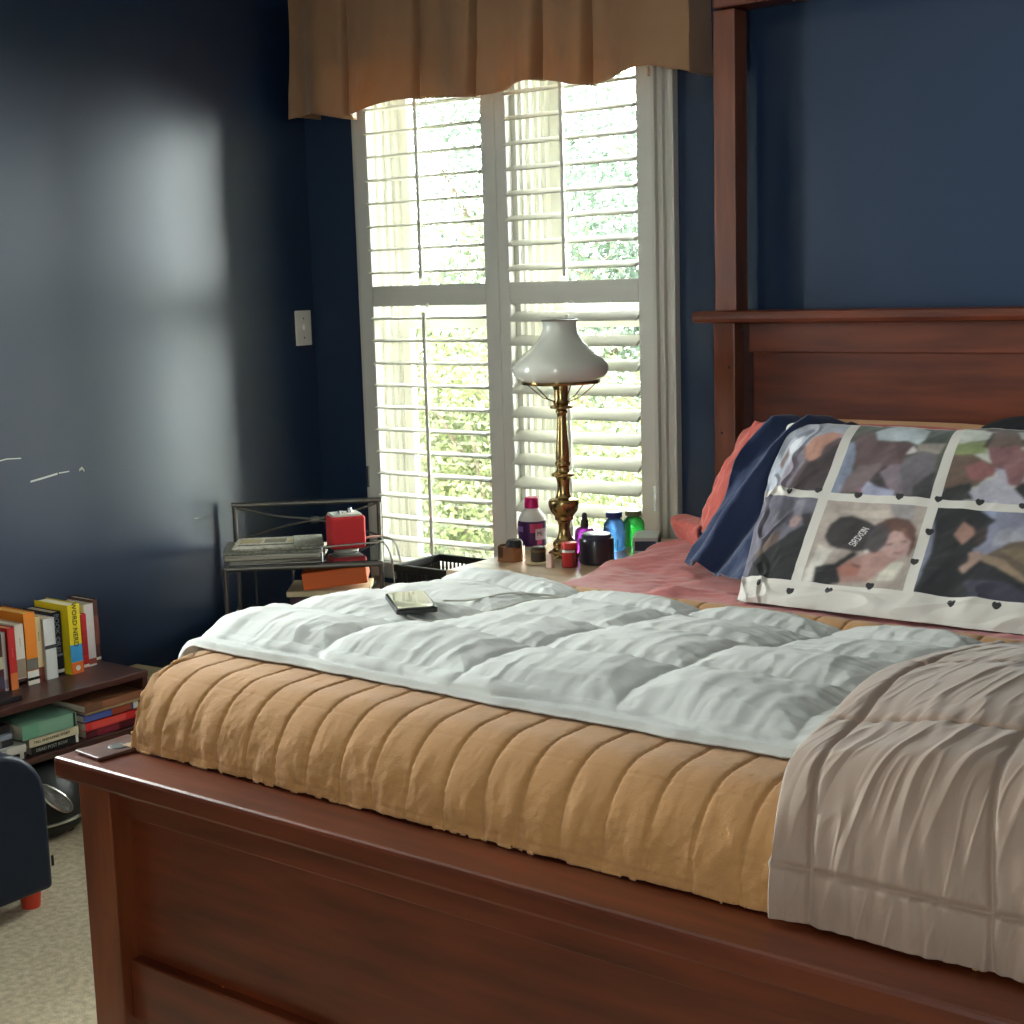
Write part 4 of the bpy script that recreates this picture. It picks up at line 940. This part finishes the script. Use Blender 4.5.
# ------------------------------------------------------------------ corner side table (turned 40 degrees)
FL, FR_, BL2, BR2 = Vector((0.297, -0.716, 0.6)), Vector((0.646, -0.418, 0.6)), Vector((0.038, -0.436, 0.6)), Vector((0.382, -0.133, 0.6))
TC = (FL + FR_ + BL2 + BR2) / 4
t = thing('side_table', 'dark metal side table with a glass top set diagonally in the corner', 'side table', (TC.x, TC.y, 0))
def P4(a, b_, z): # a along the front 0..1, b_ depth 0..1 back
    p = (FL * (1 - a) + FR_ * a) * (1 - b_) + (BL2 * (1 - a) + BR2 * a) * b_
    return (p.x, p.y, z)
MT = BLKMETAL
for a, b_, zt_ in ((0, 0, 0.595), (1, 0, 0.595), (0, 1, 0.728), (1, 1, 0.728)):
    MB().tube([P4(a, b_, 0), P4(a, b_, zt_)], 0.0075, 10).build('leg', MT, t, smooth=True)
MB().tube([P4(-0.02, 1, 0.728), P4(1.02, 1, 0.728)], 0.0085, 10).build('back_rail', MT, t, smooth=True)
cx_ = P4(0.55, 1, 0.672)
for a0, z0, a1, z1 in ((0, 0.72, 0.53, 0.674), (0, 0.612, 0.53, 0.670), (1, 0.72, 0.57, 0.674), (1, 0.612, 0.57, 0.670)):
    m_ = (a0 + a1) / 2
    MB().tube([P4(a0, 1, z0), P4(m_, 1, (z0 + z1) / 2 + (0.006 if z0 < .66 else -0.006)), P4(a1, 1, z1)], 0.0035, 8, smooth=6).build('cross_rod', MT, t, smooth=True)
MB().lathe([(0, -0.014), (0.010, -0.014), (0.012, -0.009), (0.012, 0.009), (0.010, 0.014), (0, 0.014)], (0, 0, 0), 18, Matrix.Translation(cx_) @ Matrix.Rotation(R(40.5), 4, 'Z') @ Matrix.Rotation(R(90), 4, 'Y')).build('collar', MT, t, smooth=True)
for z, nm in ((0.592, 'top_frame'), (0.395, 'lower_frame')):
    b = MB()
    for p, q in (((0, 0), (1, 0)), ((1, 0), (1, 1)), ((1, 1), (0, 1)), ((0, 1), (0, 0))):
        b.tube([P4(*p, z), P4(*q, z)], 0.008, 10)
    b.build(nm, MT, t, smooth=True)
def quad(z0, z1, e=0.02):
    b = MB(); q = [P4(e, e, 0), P4(1 - e, e, 0), P4(1 - e, 1 - e, 0), P4(e, 1 - e, 0)]
    b.prism([(p[0], p[1]) for p in q], 2, z0, z1); return b
quad(0.594, 0.602).build('glass_top', mat('smoked glass top', (40, 40, 42), 0.05, spec=0.8, coat=1.0), t)
quad(0.398, 0.404).build('lower_shelf', mat('smoked glass shelf', (30, 30, 32), 0.1), t)
for a in (0.12, 0.38, 0.64, 0.88):
    MB().tube([P4(a, 1, 0.06), P4(a, 1, 0.592)], 0.004, 8).build('back_bar', MT, t, smooth=True)
MB().tube([P4(0, 1, 0.06), P4(1, 1, 0.06)], 0.006, 8).build('bottom_rail', MT, t, smooth=True)
# guard wire along the right half of the top
g_ = [P4(0.56, 0.30, 0.604), P4(0.56, 0.30, 0.640)]
MB().tube([P4(0.62, 0.02, 0.60), P4(0.62, 0.02, 0.646), ], 0.003, 8).build('guard_wire', SILVER, t, smooth=True)
MB().tube([P4(0.57, 0.04, 0.642), P4(0.62, 0.02, 0.646), P4(0.97, 0.02, 0.655), P4(1.03, 0.03, 0.648), P4(1.07, 0.03, 0.60), P4(1.09, 0.03, 0.48)], 0.0032, 8, smooth=6).build('guard_wire', SILVER, t, smooth=True)
# white power cord of the speaker
tag(MB().tube([P4(0.80, 0.5, 0.625), P4(0.95, 0.45, 0.645), P4(1.08, 0.35, 0.640), P4(1.13, 0.25, 0.58), P4(1.16, 0.2, 0.45), P4(1.17, 0.2, 0.2), P4(1.18, 0.2, 0.004)], 0.0035, 8, smooth=8).build('power_cord', WHITEP, None, smooth=True), 'white power cord hanging off the right end of the corner table', 'cord')

# red cube speaker
RA = 40.5
sc_ = P4(0.77, 0.48, 0.6025)
sc = Vector(sc_)
t = thing('speaker', 'bright red cube speaker radio with white base and dials on the glass table', 'speaker', sc_)
Ms = Matrix.Translation(sc) @ Matrix.Rotation(R(57), 4, 'Z') @ Matrix.Scale(0.93, 4)
MB().lathe([(0, 0), (0.040, 0), (0.042, 0.004), (0.036, 0.008), (0.030, 0.010), (0, 0.010)], (0, 0, 0), 32, Ms, cap=False).build('base', WHITEP, t, smooth=True)
b = MB().box(-0.056, 0.056, -0.048, 0.048, 0.010, 0.125, Ms); bevel(b.build('body', WHITEP, t), 0.012, 4)
bevel(MB().box(-0.0585, 0.0585, -0.0505, 0.036, 0.012, 0.122, Ms).build('grille', REDP, t), 0.010, 4)
MB().box(-0.048, 0.048, -0.040, 0.042, 0.1235, 0.127, Ms).build('top_panel', WHITEP, t)
MB().lathe([(0, 0.127), (0.009, 0.127), (0.008, 0.136), (0, 0.137)], (-0.012, 0.005, 0), 20, Ms, cap=False).build('dial', SILVER, t, smooth=True)
MB().lathe([(0, 0.127), (0.010, 0.127), (0.007, 0.142), (0, 0.143)], (0.020, 0.012, 0), 20, Ms, cap=False).build('dial', SILVER, t, smooth=True)

# newspapers and magazines on the table top
NP = mat('newsprint', (214, 210, 194), 0.85, noise=0.6, nscale=70, col2=(140, 136, 124), stretch=(1, 1, 1))
NPg = mat('grey newsprint', (164, 164, 152), 0.85, noise=0.6, nscale=110, col2=(110, 108, 98))
mags = [(0.30, 0.50, 0.30, 0.22, 3, 0.007, PAPER, 'white magazine at the bottom of the paper stack on the glass table'),
        (0.31, 0.48, 0.29, 0.21, -2, 0.007, cmat((208, 202, 192), 0.6), 'pale glossy magazine second from the bottom of the paper stack'),
        (0.28, 0.50, 0.29, 0.21, 4, 0.009, NPg, 'grey newspaper in the middle of the paper stack on the glass table'),
        (0.30, 0.52, 0.25, 0.20, 1, 0.009, NP, 'folded printed newspaper on top of the paper stack on the glass table')]
z = 0.6025
for i, (a, b_, sx, sy, rot, h, m, lab) in enumerate(mags):
    p = P4(a, b_, z)
    M = Matrix.Translation(p) @ Matrix.Rotation(R(RA + rot), 4, 'Z')
    o = MB().box(-sx / 2, sx / 2, -sy / 2, sy / 2, 0, h - 0.0006, M).build('newspaper' if 'newspaper' in lab else 'magazine', m)
    bevel(o, 0.003, 3); tag(o, lab, 'newspaper' if 'newspaper' in lab else 'magazine', 'paper stack on the corner table')
    if i == 3:
        for k in range(3):
            bx = MB().box(-0.11 + 0.075 * k, -0.045 + 0.075 * k, 0.0, 0.06, h - 0.0006, h + 0.0002, M).build('printed_picture', cmat(((176, 160, 120), (120, 112, 96), (196, 180, 140))[k], 0.8), o)
        MB().box(-0.11, 0.11, -0.05, -0.035, h - 0.0006, h + 0.0002, M).build('headline', cmat((70, 68, 62), 0.8), o)
    z += h + 0.0004
p = P4(0.52, 0.45, z - 0.010)
o = bevel(MB().box(-0.045, 0.045, -0.09, 0.09, 0, 0.008, Matrix.Translation((p[0], p[1], z + 0.0002)) @ Matrix.Rotation(R(RA + 6), 4, 'Z')).build('booklet', NPg), 0.002)
tag(o, 'small printed booklet at the right end of the paper stack', 'booklet')

# stack on the lower shelf with the orange folder on top
z = 0.4045
for i, (sx, sy, h, rot, m, lab, nm) in enumerate([(0.24, 0.17, 0.045, 0, cmat((214, 190, 178), 0.6), 'pale pink book at the bottom of the stack under the glass top', 'book'),
        (0.24, 0.17, 0.040, 2, cmat((60, 24, 44), 0.5), 'dark maroon book in the stack under the glass top', 'book'),
        (0.25, 0.18, 0.018, -2, cmat((226, 210, 170), 0.6), 'cream book just beneath the orange box under the table top', 'book')]):
    p = P4(0.66, 0.36, z); M = Matrix.Translation(p) @ Matrix.Rotation(R(RA + rot), 4, 'Z')
    o = bevel(MB().box(-sx / 2, sx / 2, -sy / 2, sy / 2, 0, h - 0.0006, M).build(nm, m), 0.003)
    tag(o, lab, 'book', 'stack under the corner table'); z += h
p = P4(0.66, 0.36, z + 0.0105)
o = bevel(MB().box(-0.075, 0.118, -0.10, 0.07, 0, 0.052, Matrix.Translation(p) @ Matrix.Rotation(R(RA), 4, 'Z') @ Matrix.Rotation(R(-5), 4, 'Y')).build('folder_box', cmat((240, 108, 28), 0.5)), 0.003)
tag(o, 'bright orange file box lying tilted on the stack under the glass top', 'box')

# ------------------------------------------------------------------ bookshelf by the left wall
SX0, SX1, SYR, SYL = 0.045, 0.34, -1.055, -1.98
t = thing('bookshelf', 'low dark cherry bookshelf against the left wall', 'bookshelf', (0.19, -1.5, 0))
bevel(MB().box(SX0, SX1, SYL, SYR, 0.353, 0.371).build('top', DARKW, t), 0.002)
bevel(MB().box(SX0, SX1 - 0.002, SYR - 0.018, SYR - 0.001, 0, 0.353).build('side_panel', DARKW, t), 0.002)
bevel(MB().box(SX0, SX1 - 0.002, SYL, SYL + 0.018, 0, 0.353).build('side_panel', DARKW, t), 0.002)
bevel(MB().box(SX0, SX1 - 0.002, SYL + 0.018, SYR - 0.018, 0.205, 0.223).build('shelf', DARKW, t), 0.002)
MB().box(SX0, SX0 + 0.006, SYL + 0.018, SYR - 0.018, 0.03, 0.353).build('back_panel', DARKW, t)

def book_up(y0, y1, xs, z0, z1, depth, cover, label, bands=(), txt=None, pages=True, lean=0, pagec=PAPER):
    # y0>y1 ; spine faces +x
    g = 'books standing on the low bookshelf'
    y1, y0 = min(y0, y1), max(y0, y1)
    cx = xs; t = thing('book', label, 'book', (xs - depth / 2, (y0 + y1) / 2, z0), g)
    L_ = Matrix.Translation((xs, (y0 + y1) / 2, z0)) @ Matrix.Rotation(R(lean), 4, 'X') @ Matrix.Translation((-xs, -(y0 + y1) / 2, -z0))
    b = MB(); tc = 0.0012
    b.box(xs - depth, xs, y1 + 0.0003, y1 + tc, z0, z1, L_).box(xs - depth, xs, y0 - tc, y0 - 0.0003, z0, z1, L_).box(xs - tc, xs, y1 + 0.0003, y0 - 0.0003, z0, z1, L_)
    cv = b.build('cover', cover, t)
    MB().box(xs - depth + 0.003, xs - tc, y1 + tc, y0 - tc, z0 + 0.002, z1 - 0.003, L_).build('pages', pagec, t)
    for f0, f1, m in bands:
        MB().box(xs, xs + 0.0005, y1 + 0.0006, y0 - 0.0006, z0 + (z1 - z0) * f0, z0 + (z1 - z0) * f1, L_).build('spine_band', m, cv)
    for body, size, f, m in (txt or []):
        M = L_ @ Matrix.Translation((xs + 0.0009, (y0 + y1) / 2, z0 + (z1 - z0) * f)) @ Matrix.Rotation(R(90), 4, 'Y') @ Matrix.Rotation(R(90), 4, 'Z')
        # letters run down the spine
        M = L_ @ Matrix(((0, 0, 1, xs + 0.0009), (0, 1, 0, (y0 + y1) / 2), (-1, 0, 0, z0 + (z1 - z0) * f), (0, 0, 0, 1)))
        text(body, size, M, m, cv)
    return t
ZS = 0.3712
C_ = cmat
book_up(-1.072, -1.092, 0.158, ZS, 0.556, 0.11, C_((82, 44, 36), 0.5), 'brown book at the right end of the standing row', [(0.3, 0.75, C_((120, 64, 48), 0.5)), (0.06, 0.1, WINK)])
book_up(-1.094, -1.126, 0.166, ZS, 0.549, 0.115, C_((212, 206, 204), 0.5), 'plain white spined book, second from the right of the standing row', [(0.03, 0.12, C_((150, 70, 60), 0.5))], [('·  ·', 0.012, 0.6, C_((150, 150, 160), 0.5))])
book_up(-1.128, -1.147, 0.178, ZS, 0.527, 0.11, C_((188, 30, 34), 0.5), 'slim bright red book between the white and dark slim books', [(0.25, 0.7, C_((168, 24, 30), 0.5)), (0.03, 0.08, WINK)])
book_up(-1.149, -1.161, 0.174, ZS, 0.530, 0.11, C_((78, 30, 38), 0.5), 'very thin dark maroon book right of the yellow and blue book', [(0.3, 0.45, C_((150, 150, 160), 0.5)), (0.05, 0.12, WINK)])
book_up(-1.163, -1.203, 0.200, ZS, 0.566, 0.15, C_((232, 208, 30), 0.45), 'yellow, blue and orange spined book lettered WORD NERD', [(0.17, 0.42, C_((58, 150, 206), 0.45)), (0.0, 0.165, C_((224, 108, 40), 0.45))], [('WORD NERD', 0.0205, 0.71, C_((60, 60, 24), 0.5)), ('●', 0.02, 0.08, WINK)])
book_up(-1.206, -1.236, 0.172, ZS, 0.549, 0.13, C_((24, 32, 52), 0.5), 'dark navy book with pale lettering left of the yellow book', [(0.30, 0.34, C_((140, 150, 170), 0.5)), (0.04, 0.09, WINK)], [('BOOK OF', 0.02, 0.72, C_((150, 160, 180), 0.5)), ('TALES', 0.016, 0.48, C_((150, 160, 180), 0.5))])
book_up(-1.238, -1.275, 0.188, ZS, 0.540, 0.13, C_((210, 212, 210), 0.5), 'wide white book with a small dark drawing on its spine', [(0.50, 0.56, C_((60, 60, 64), 0.5))])
book_up(-1.277, -1.299, 0.182, ZS, 0.549, 0.13, C_((222, 206, 160), 0.5), 'cream book with dark title lettering beside the orange book', [(0.0, 0.22, C_((120, 60, 40), 0.5))], [('·····', 0.02, 0.7, INK)])
book_up(-1.301, -1.337, 0.192, ZS, 0.568, 0.15, C_((226, 132, 34), 0.45), 'tall orange book with a grey patch and white foot on its spine', [(0.20, 0.36, C_((112, 108, 98), 0.5)), (0.0, 0.19, C_((222, 218, 208), 0.5)), (0.06, 0.10, INK)], pagec=C_((226, 170, 90), 0.8))
book_up(-1.339, -1.367, 0.192, ZS, 0.543, 0.14, C_((216, 208, 194), 0.5), 'white topped book with a brown lower spine left of the orange book', [(0.0, 0.14, C_((66, 32, 28), 0.5)), (0.15, 0.45, C_((150, 132, 112), 0.5)), (0.04, 0.09, WINK)], [('······', 0.016, 0.72, INK)])
book_up(-1.369, -1.392, 0.196, ZS, 0.540, 0.14, C_((198, 36, 36), 0.5), 'red book with an orange lower spine', [(0.0, 0.27, C_((216, 120, 52), 0.5))], [('········', 0.012, 0.6, C_((230, 160, 140), 0.5))], pagec=C_((226, 180, 130), 0.8))
book_up(-1.394, -1.417, 0.190, ZS, 0.530, 0.13, C_((206, 200, 200), 0.5), 'white spined book next to the wide dark red book', [(0.05, 0.2, C_((160, 150, 160), 0.5))])
t_ = book_up(-1.420, -1.462, 0.212, ZS, 0.534, 0.15, C_((84, 26, 26), 0.5), 'wide dark red book with a cream picture panel, leftmost in view', [(0.42, 0.62, C_((214, 204, 170), 0.5)), (0.1, 0.3, C_((70, 60, 84), 0.5))])
o = bevel(MB().box(0.225, 0.30, -1.52, -1.43, ZS, ZS + 0.014).build('booklet', C_((28, 24, 28), 0.4)), 0.002)
tag(o, 'small black booklet lying flat in front of the dark red book', 'booklet')

def book_flat(y0, y1, xs, z0, h, depth, cover, label, grp, spines=(), txt=None, rot=0, name='book'):
    yc = (y0 + y1) / 2; t = thing(name, label, 'book', (xs - depth / 2, yc, z0), grp)
    L_ = Matrix.Translation((xs - depth / 2, yc, z0)) @ Matrix.Rotation(R(rot), 4, 'Z') @ Matrix.Translation((-xs + depth / 2, -yc, -z0))
    tc = 0.0014; b = MB(); h = h - 0.0006
    b.box(xs - depth, xs, y0, y1, z0, z0 + tc, L_).box(xs - depth, xs, y0, y1, z0 + h - tc, z0 + h, L_).box(xs - tc, xs, y0, y1, z0, z0 + h, L_)
    cv = b.build('cover', cover, t)
    MB().box(xs - depth + 0.004, xs - tc, y0 + 0.003, y1 - 0.003, z0 + tc, z0 + h - tc, L_).build('pages', PAPER, t)
    for f0, f1, m in spines:
        MB().box(xs, xs + 0.0005, y0 + (y1 - y0) * f0, y0 + (y1 - y0) * f1, z0 + 0.001, z0 + h - 0.001, L_).build('spine_band', m, cv)
    for body, size, f, m in (txt or []):
        text(body, size, L_ @ Matrix(((0, 0, 1, xs + 0.0009), (1, 0, 0, y0 + (y1 - y0) * f), (0, 1, 0, z0 + h / 2), (0, 0, 0, 1))), m, cv)
    return t
ZL = 0.2235
GA = 'books stacked flat at the right of the lower shelf'; GB = 'books stacked flat in the middle of the lower shelf'; GC = 'books stacked flat at the left of the lower shelf'
book_flat(-1.262, -1.080, 0.325, ZL, 0.022, 0.14, C_((96, 20, 34), 0.5), 'dark crimson book at the bottom of the right shelf stack', GA, [(0.2, 0.6, C_((150, 40, 60), 0.5))])
book_flat(-1.266, -1.078, 0.332, ZL + 0.022, 0.024, 0.15, C_((206, 40, 44), 0.45), 'bright red hardback, second from the bottom of the right shelf stack', GA, [(0.1, 0.7, C_((222, 74, 66), 0.5))])
book_flat(-1.268, -1.085, 0.328, ZL + 0.046, 0.020, 0.16, C_((70, 88, 160), 0.5), 'blue book with an orange patterned end above the red hardback', GA, [(0.5, 0.86, C_((156, 66, 40), 0.5)), (0.9, 0.99, WINK)])
book_flat(-1.262, -1.080, 0.330, ZL + 0.066, 0.008, 0.16, C_((206, 176, 130), 0.5), 'thin cream paperback near the top of the right shelf stack', GA)
book_flat(-1.272, -1.078, 0.334, ZL + 0.074, 0.022, 0.24, C_((142, 92, 62), 0.5), 'large worn brown book on top of the right shelf stack', GA, [(0.0, 0.3, C_((110, 72, 50), 0.5))], rot=2)
book_flat(-1.432, -1.285, 0.325, ZL, 0.024, 0.15, C_((20, 22, 24), 0.5), 'black book with pale title at the bottom of the middle shelf stack', GB, [(0.93, 0.985, WINK)], [('DEAD POST ROW', 0.012, 0.42, C_((180, 180, 170), 0.5))])
book_flat(-1.440, -1.288, 0.330, ZL + 0.024, 0.024, 0.15, C_((214, 204, 170), 0.5), 'cream book with dark title above the black book', GB, [], [('TALL AND LONG STORY', 0.010, 0.45, INK)])
book_flat(-1.455, -1.292, 0.332, ZL + 0.048, 0.040, 0.20, C_((122, 164, 140), 0.5), 'thick mint green hardback on top of the middle shelf stack', GB, [(0.0, 0.3, C_((104, 160, 132), 0.5)), (0.94, 0.98, INK)], rot=-2)
book_flat(-1.640, -1.448, 0.325, ZL, 0.020, 0.15, C_((30, 30, 34), 0.5), 'dark book with white marks at the bottom of the left shelf stack', GC, [(0.9, 0.96, WINK), (0.7, 0.8, C_((150, 150, 150), 0.5))])
book_flat(-1.640, -1.452, 0.332, ZL + 0.020, 0.022, 0.15, C_((216, 214, 204), 0.5), 'white book, second from the bottom of the left shelf stack', GC, [(0.2, 0.7, C_((180, 178, 170), 0.5))])
book_flat(-1.645, -1.480, 0.318, ZL + 0.042, 0.020, 0.15, C_((48, 44, 50), 0.5), 'charcoal book in the middle of the left shelf stack', GC, [(0.4, 0.8, C_((110, 110, 120), 0.5))])
book_flat(-1.645, -1.482, 0.322, ZL + 0.062, 0.014, 0.15, C_((150, 160, 172), 0.5), 'pale blue grey book near the top of the left shelf stack', GC)
book_flat(-1.650, -1.480, 0.310, ZL + 0.076, 0.022, 0.16, C_((34, 30, 32), 0.5), 'dark book on top of the left shelf stack', GC, [(0.3, 0.5, C_((120, 90, 60), 0.5))])

# pale books piled on the floor at the right end of the shelf
GF = 'pale books piled on the floor beside the shelf'
z = 0.001
FB = [(0.048, (176, 160, 120), 'tan book at the bottom of the floor pile beside the shelf', 0, 0.0), (0.050, (186, 172, 132), 'thick tan book second from the bottom of the floor pile', 0, 0.004), (0.045, (150, 146, 120), 'olive tan book third from the bottom of the floor pile', -1, 0.0),
      (0.040, (204, 204, 188), 'white edged book in the middle of the floor pile', 1, -0.006), (0.045, (208, 206, 190), 'thick white edged book third from the top of the floor pile', -2, 0.0), (0.048, (212, 210, 196), 'white edged book second from the top of the floor pile', 2, 0.008), (0.040, (196, 180, 140), 'tan covered book on top of the floor pile beside the shelf', 5, -0.006)]
for h, col, lab, rot, dx in FB:
    yc = -0.955
    tt = thing('book', lab, 'book', (0.20 + dx, yc, z), GF)
    M = Matrix.Translation((0.20 + dx, yc, z)) @ Matrix.Rotation(R(rot), 4, 'Z')
    b = MB(); b.box(-0.11, 0.11, -0.075, 0.075, 0, 0.003, M).box(-0.11, 0.11, -0.075, 0.075, h - 0.004, h - 0.001, M).box(-0.11, 0.11, 0.072, 0.075, 0, h - 0.001, M)
    b.build('cover', cmat(col, 0.6), tt); MB().box(-0.106, 0.106, -0.072, 0.072, 0.003, h - 0.004, M).build('pages', PAPER, tt); z += h

# ------------------------------------------------------------------ rounded black canister on the carpet
c = (0.270, -1.400, 0.0)
t = thing('canister_vacuum', 'rounded black plastic canister with silver trim line and grey oval opening', 'vacuum cleaner', c)
def dome(pr, name, m, par, seg=56, sx=0.97, sy=0.97): return MB().lathe([(r_, z_ * 0.82) for r_, z_ in pr], c, seg, cap=False, sx=sx, sy=sy).build(name, m, par, smooth=True)
DP = mat('black shell plastic', (22, 25, 26), 0.42, spec=0.4)
dome([(0, 0.012), (0.105, 0.012), (0.126, 0.030), (0.134, 0.056)], 'lower_shell', DP, t)
dome([(0.134, 0.056), (0.1375, 0.0585), (0.1375, 0.0645), (0.134, 0.067)], 'trim_line', SILVER, t)
dome([(0.134, 0.067), (0.134, 0.10), (0.126, 0.14), (0.108, 0.18), (0.080, 0.212), (0.045, 0.233), (0, 0.240)], 'upper_shell', DP, t)
def dpt(ang, z, off=0.0):
    rr = float(np.interp(z, [0.067, 0.10, 0.14, 0.18, 0.212, 0.233], [0.134, 0.134, 0.126, 0.108, 0.080, 0.045])) + off
    return (c[0] + rr * math.cos(R(ang)), c[1] + 0.97 * rr * math.sin(R(ang)), z * 0.82)
fc = -8
op = []
for k in range(28):
    a = 2 * math.pi * k / 28
    op.append(dpt(fc + 12 * math.cos(a) - 13 * math.sin(a), 0.142 + 0.047 * math.sin(a), 0.003))
MB().tube(op + [op[0]], 0.0035, 6).build('opening_trim', SILVER, t, smooth=True)
gg = np.array([[[*dpt(fc + 11 * r_ * math.cos(a) - 12 * r_ * math.sin(a), 0.142 + 0.043 * r_ * math.sin(a), 0.0015 + 0.004 * float(vn(r_ * 4 + a, a * 3, 5)))] for a in np.linspace(0, 2 * math.pi, 40)] for r_ in np.linspace(0.02, 1, 14)])
sheet('opening', gg, cmat((120, 122, 118), 0.35, noise=0.5), t)
MB().tube([dpt(fc - 42, 0.20, 0.004), dpt(fc - 36, 0.17, 0.016), dpt(fc - 40, 0.13, 0.010), dpt(fc - 52, 0.115, 0.004)], 0.006, 8, smooth=8).build('handle', SILVER, t, smooth=True)
for a in (40, 140, 220, 320):
    MB().lathe([(0, 0), (0.018, 0), (0.018, 0.014), (0, 0.014)], (c[0] + 0.08 * math.cos(R(a)), c[1] + 0.08 * math.sin(R(a)), 0.0), 16, cap=False).build('foot', BLACKP, t)

# ------------------------------------------------------------------ child's navy armchair at the left edge
t = thing('armchair', 'small navy vinyl armchair with red block feet at the left edge', 'armchair', (0.54, -2.05, 0))
def arm(y0, y1, name):
    prof = []
    ym = (y0 + y1) / 2; hw = (y1 - y0) / 2
    for k in range(17):
        a = math.pi * k / 16
        prof.append((ym + hw * math.cos(a), 0.265 + 0.13 * math.sin(a)))
    prof = [(y1, 0.045)] + prof + [(y0, 0.045)]
    prof = [(p[0], p[1]) for p in prof]
    o = MB().prism(prof, 0, 0.44, 0.735).build(name, CHAIRN, t, smooth=True)
    return bevel(o, 0.014, 4)
arm(-1.925, -1.672, 'arm'); arm(-2.43, -2.185, 'arm')
bevel(MB().box(0.46, 0.720, -2.186, -1.924, 0.045, 0.235).build('seat_base', CHAIRN, t), 0.015, 3)
bevel(MB().box(0.47, 0.730, -2.184, -1.926, 0.236, 0.30).build('seat_cushion', CHAIRN, t), 0.025, 4)
bevel(MB().box(0.355, 0.47, -2.35, -1.69, 0.045, 0.58).build('backrest', CHAIRN, t), 0.03, 4)
for x in (0.42, 0.685):
    for y in (-2.34, -1.705):
        MB().lathe([(0, 0), (0.021, 0), (0.026, 0.047), (0, 0.047)], (x, y, 0), 20, cap=False).build('foot', REDF, t, smooth=True)
MB().box(0.7345, 0.7365, -1.676, -1.670, 0.10, 0.125).build('zipper_pull', BLACKP, t)
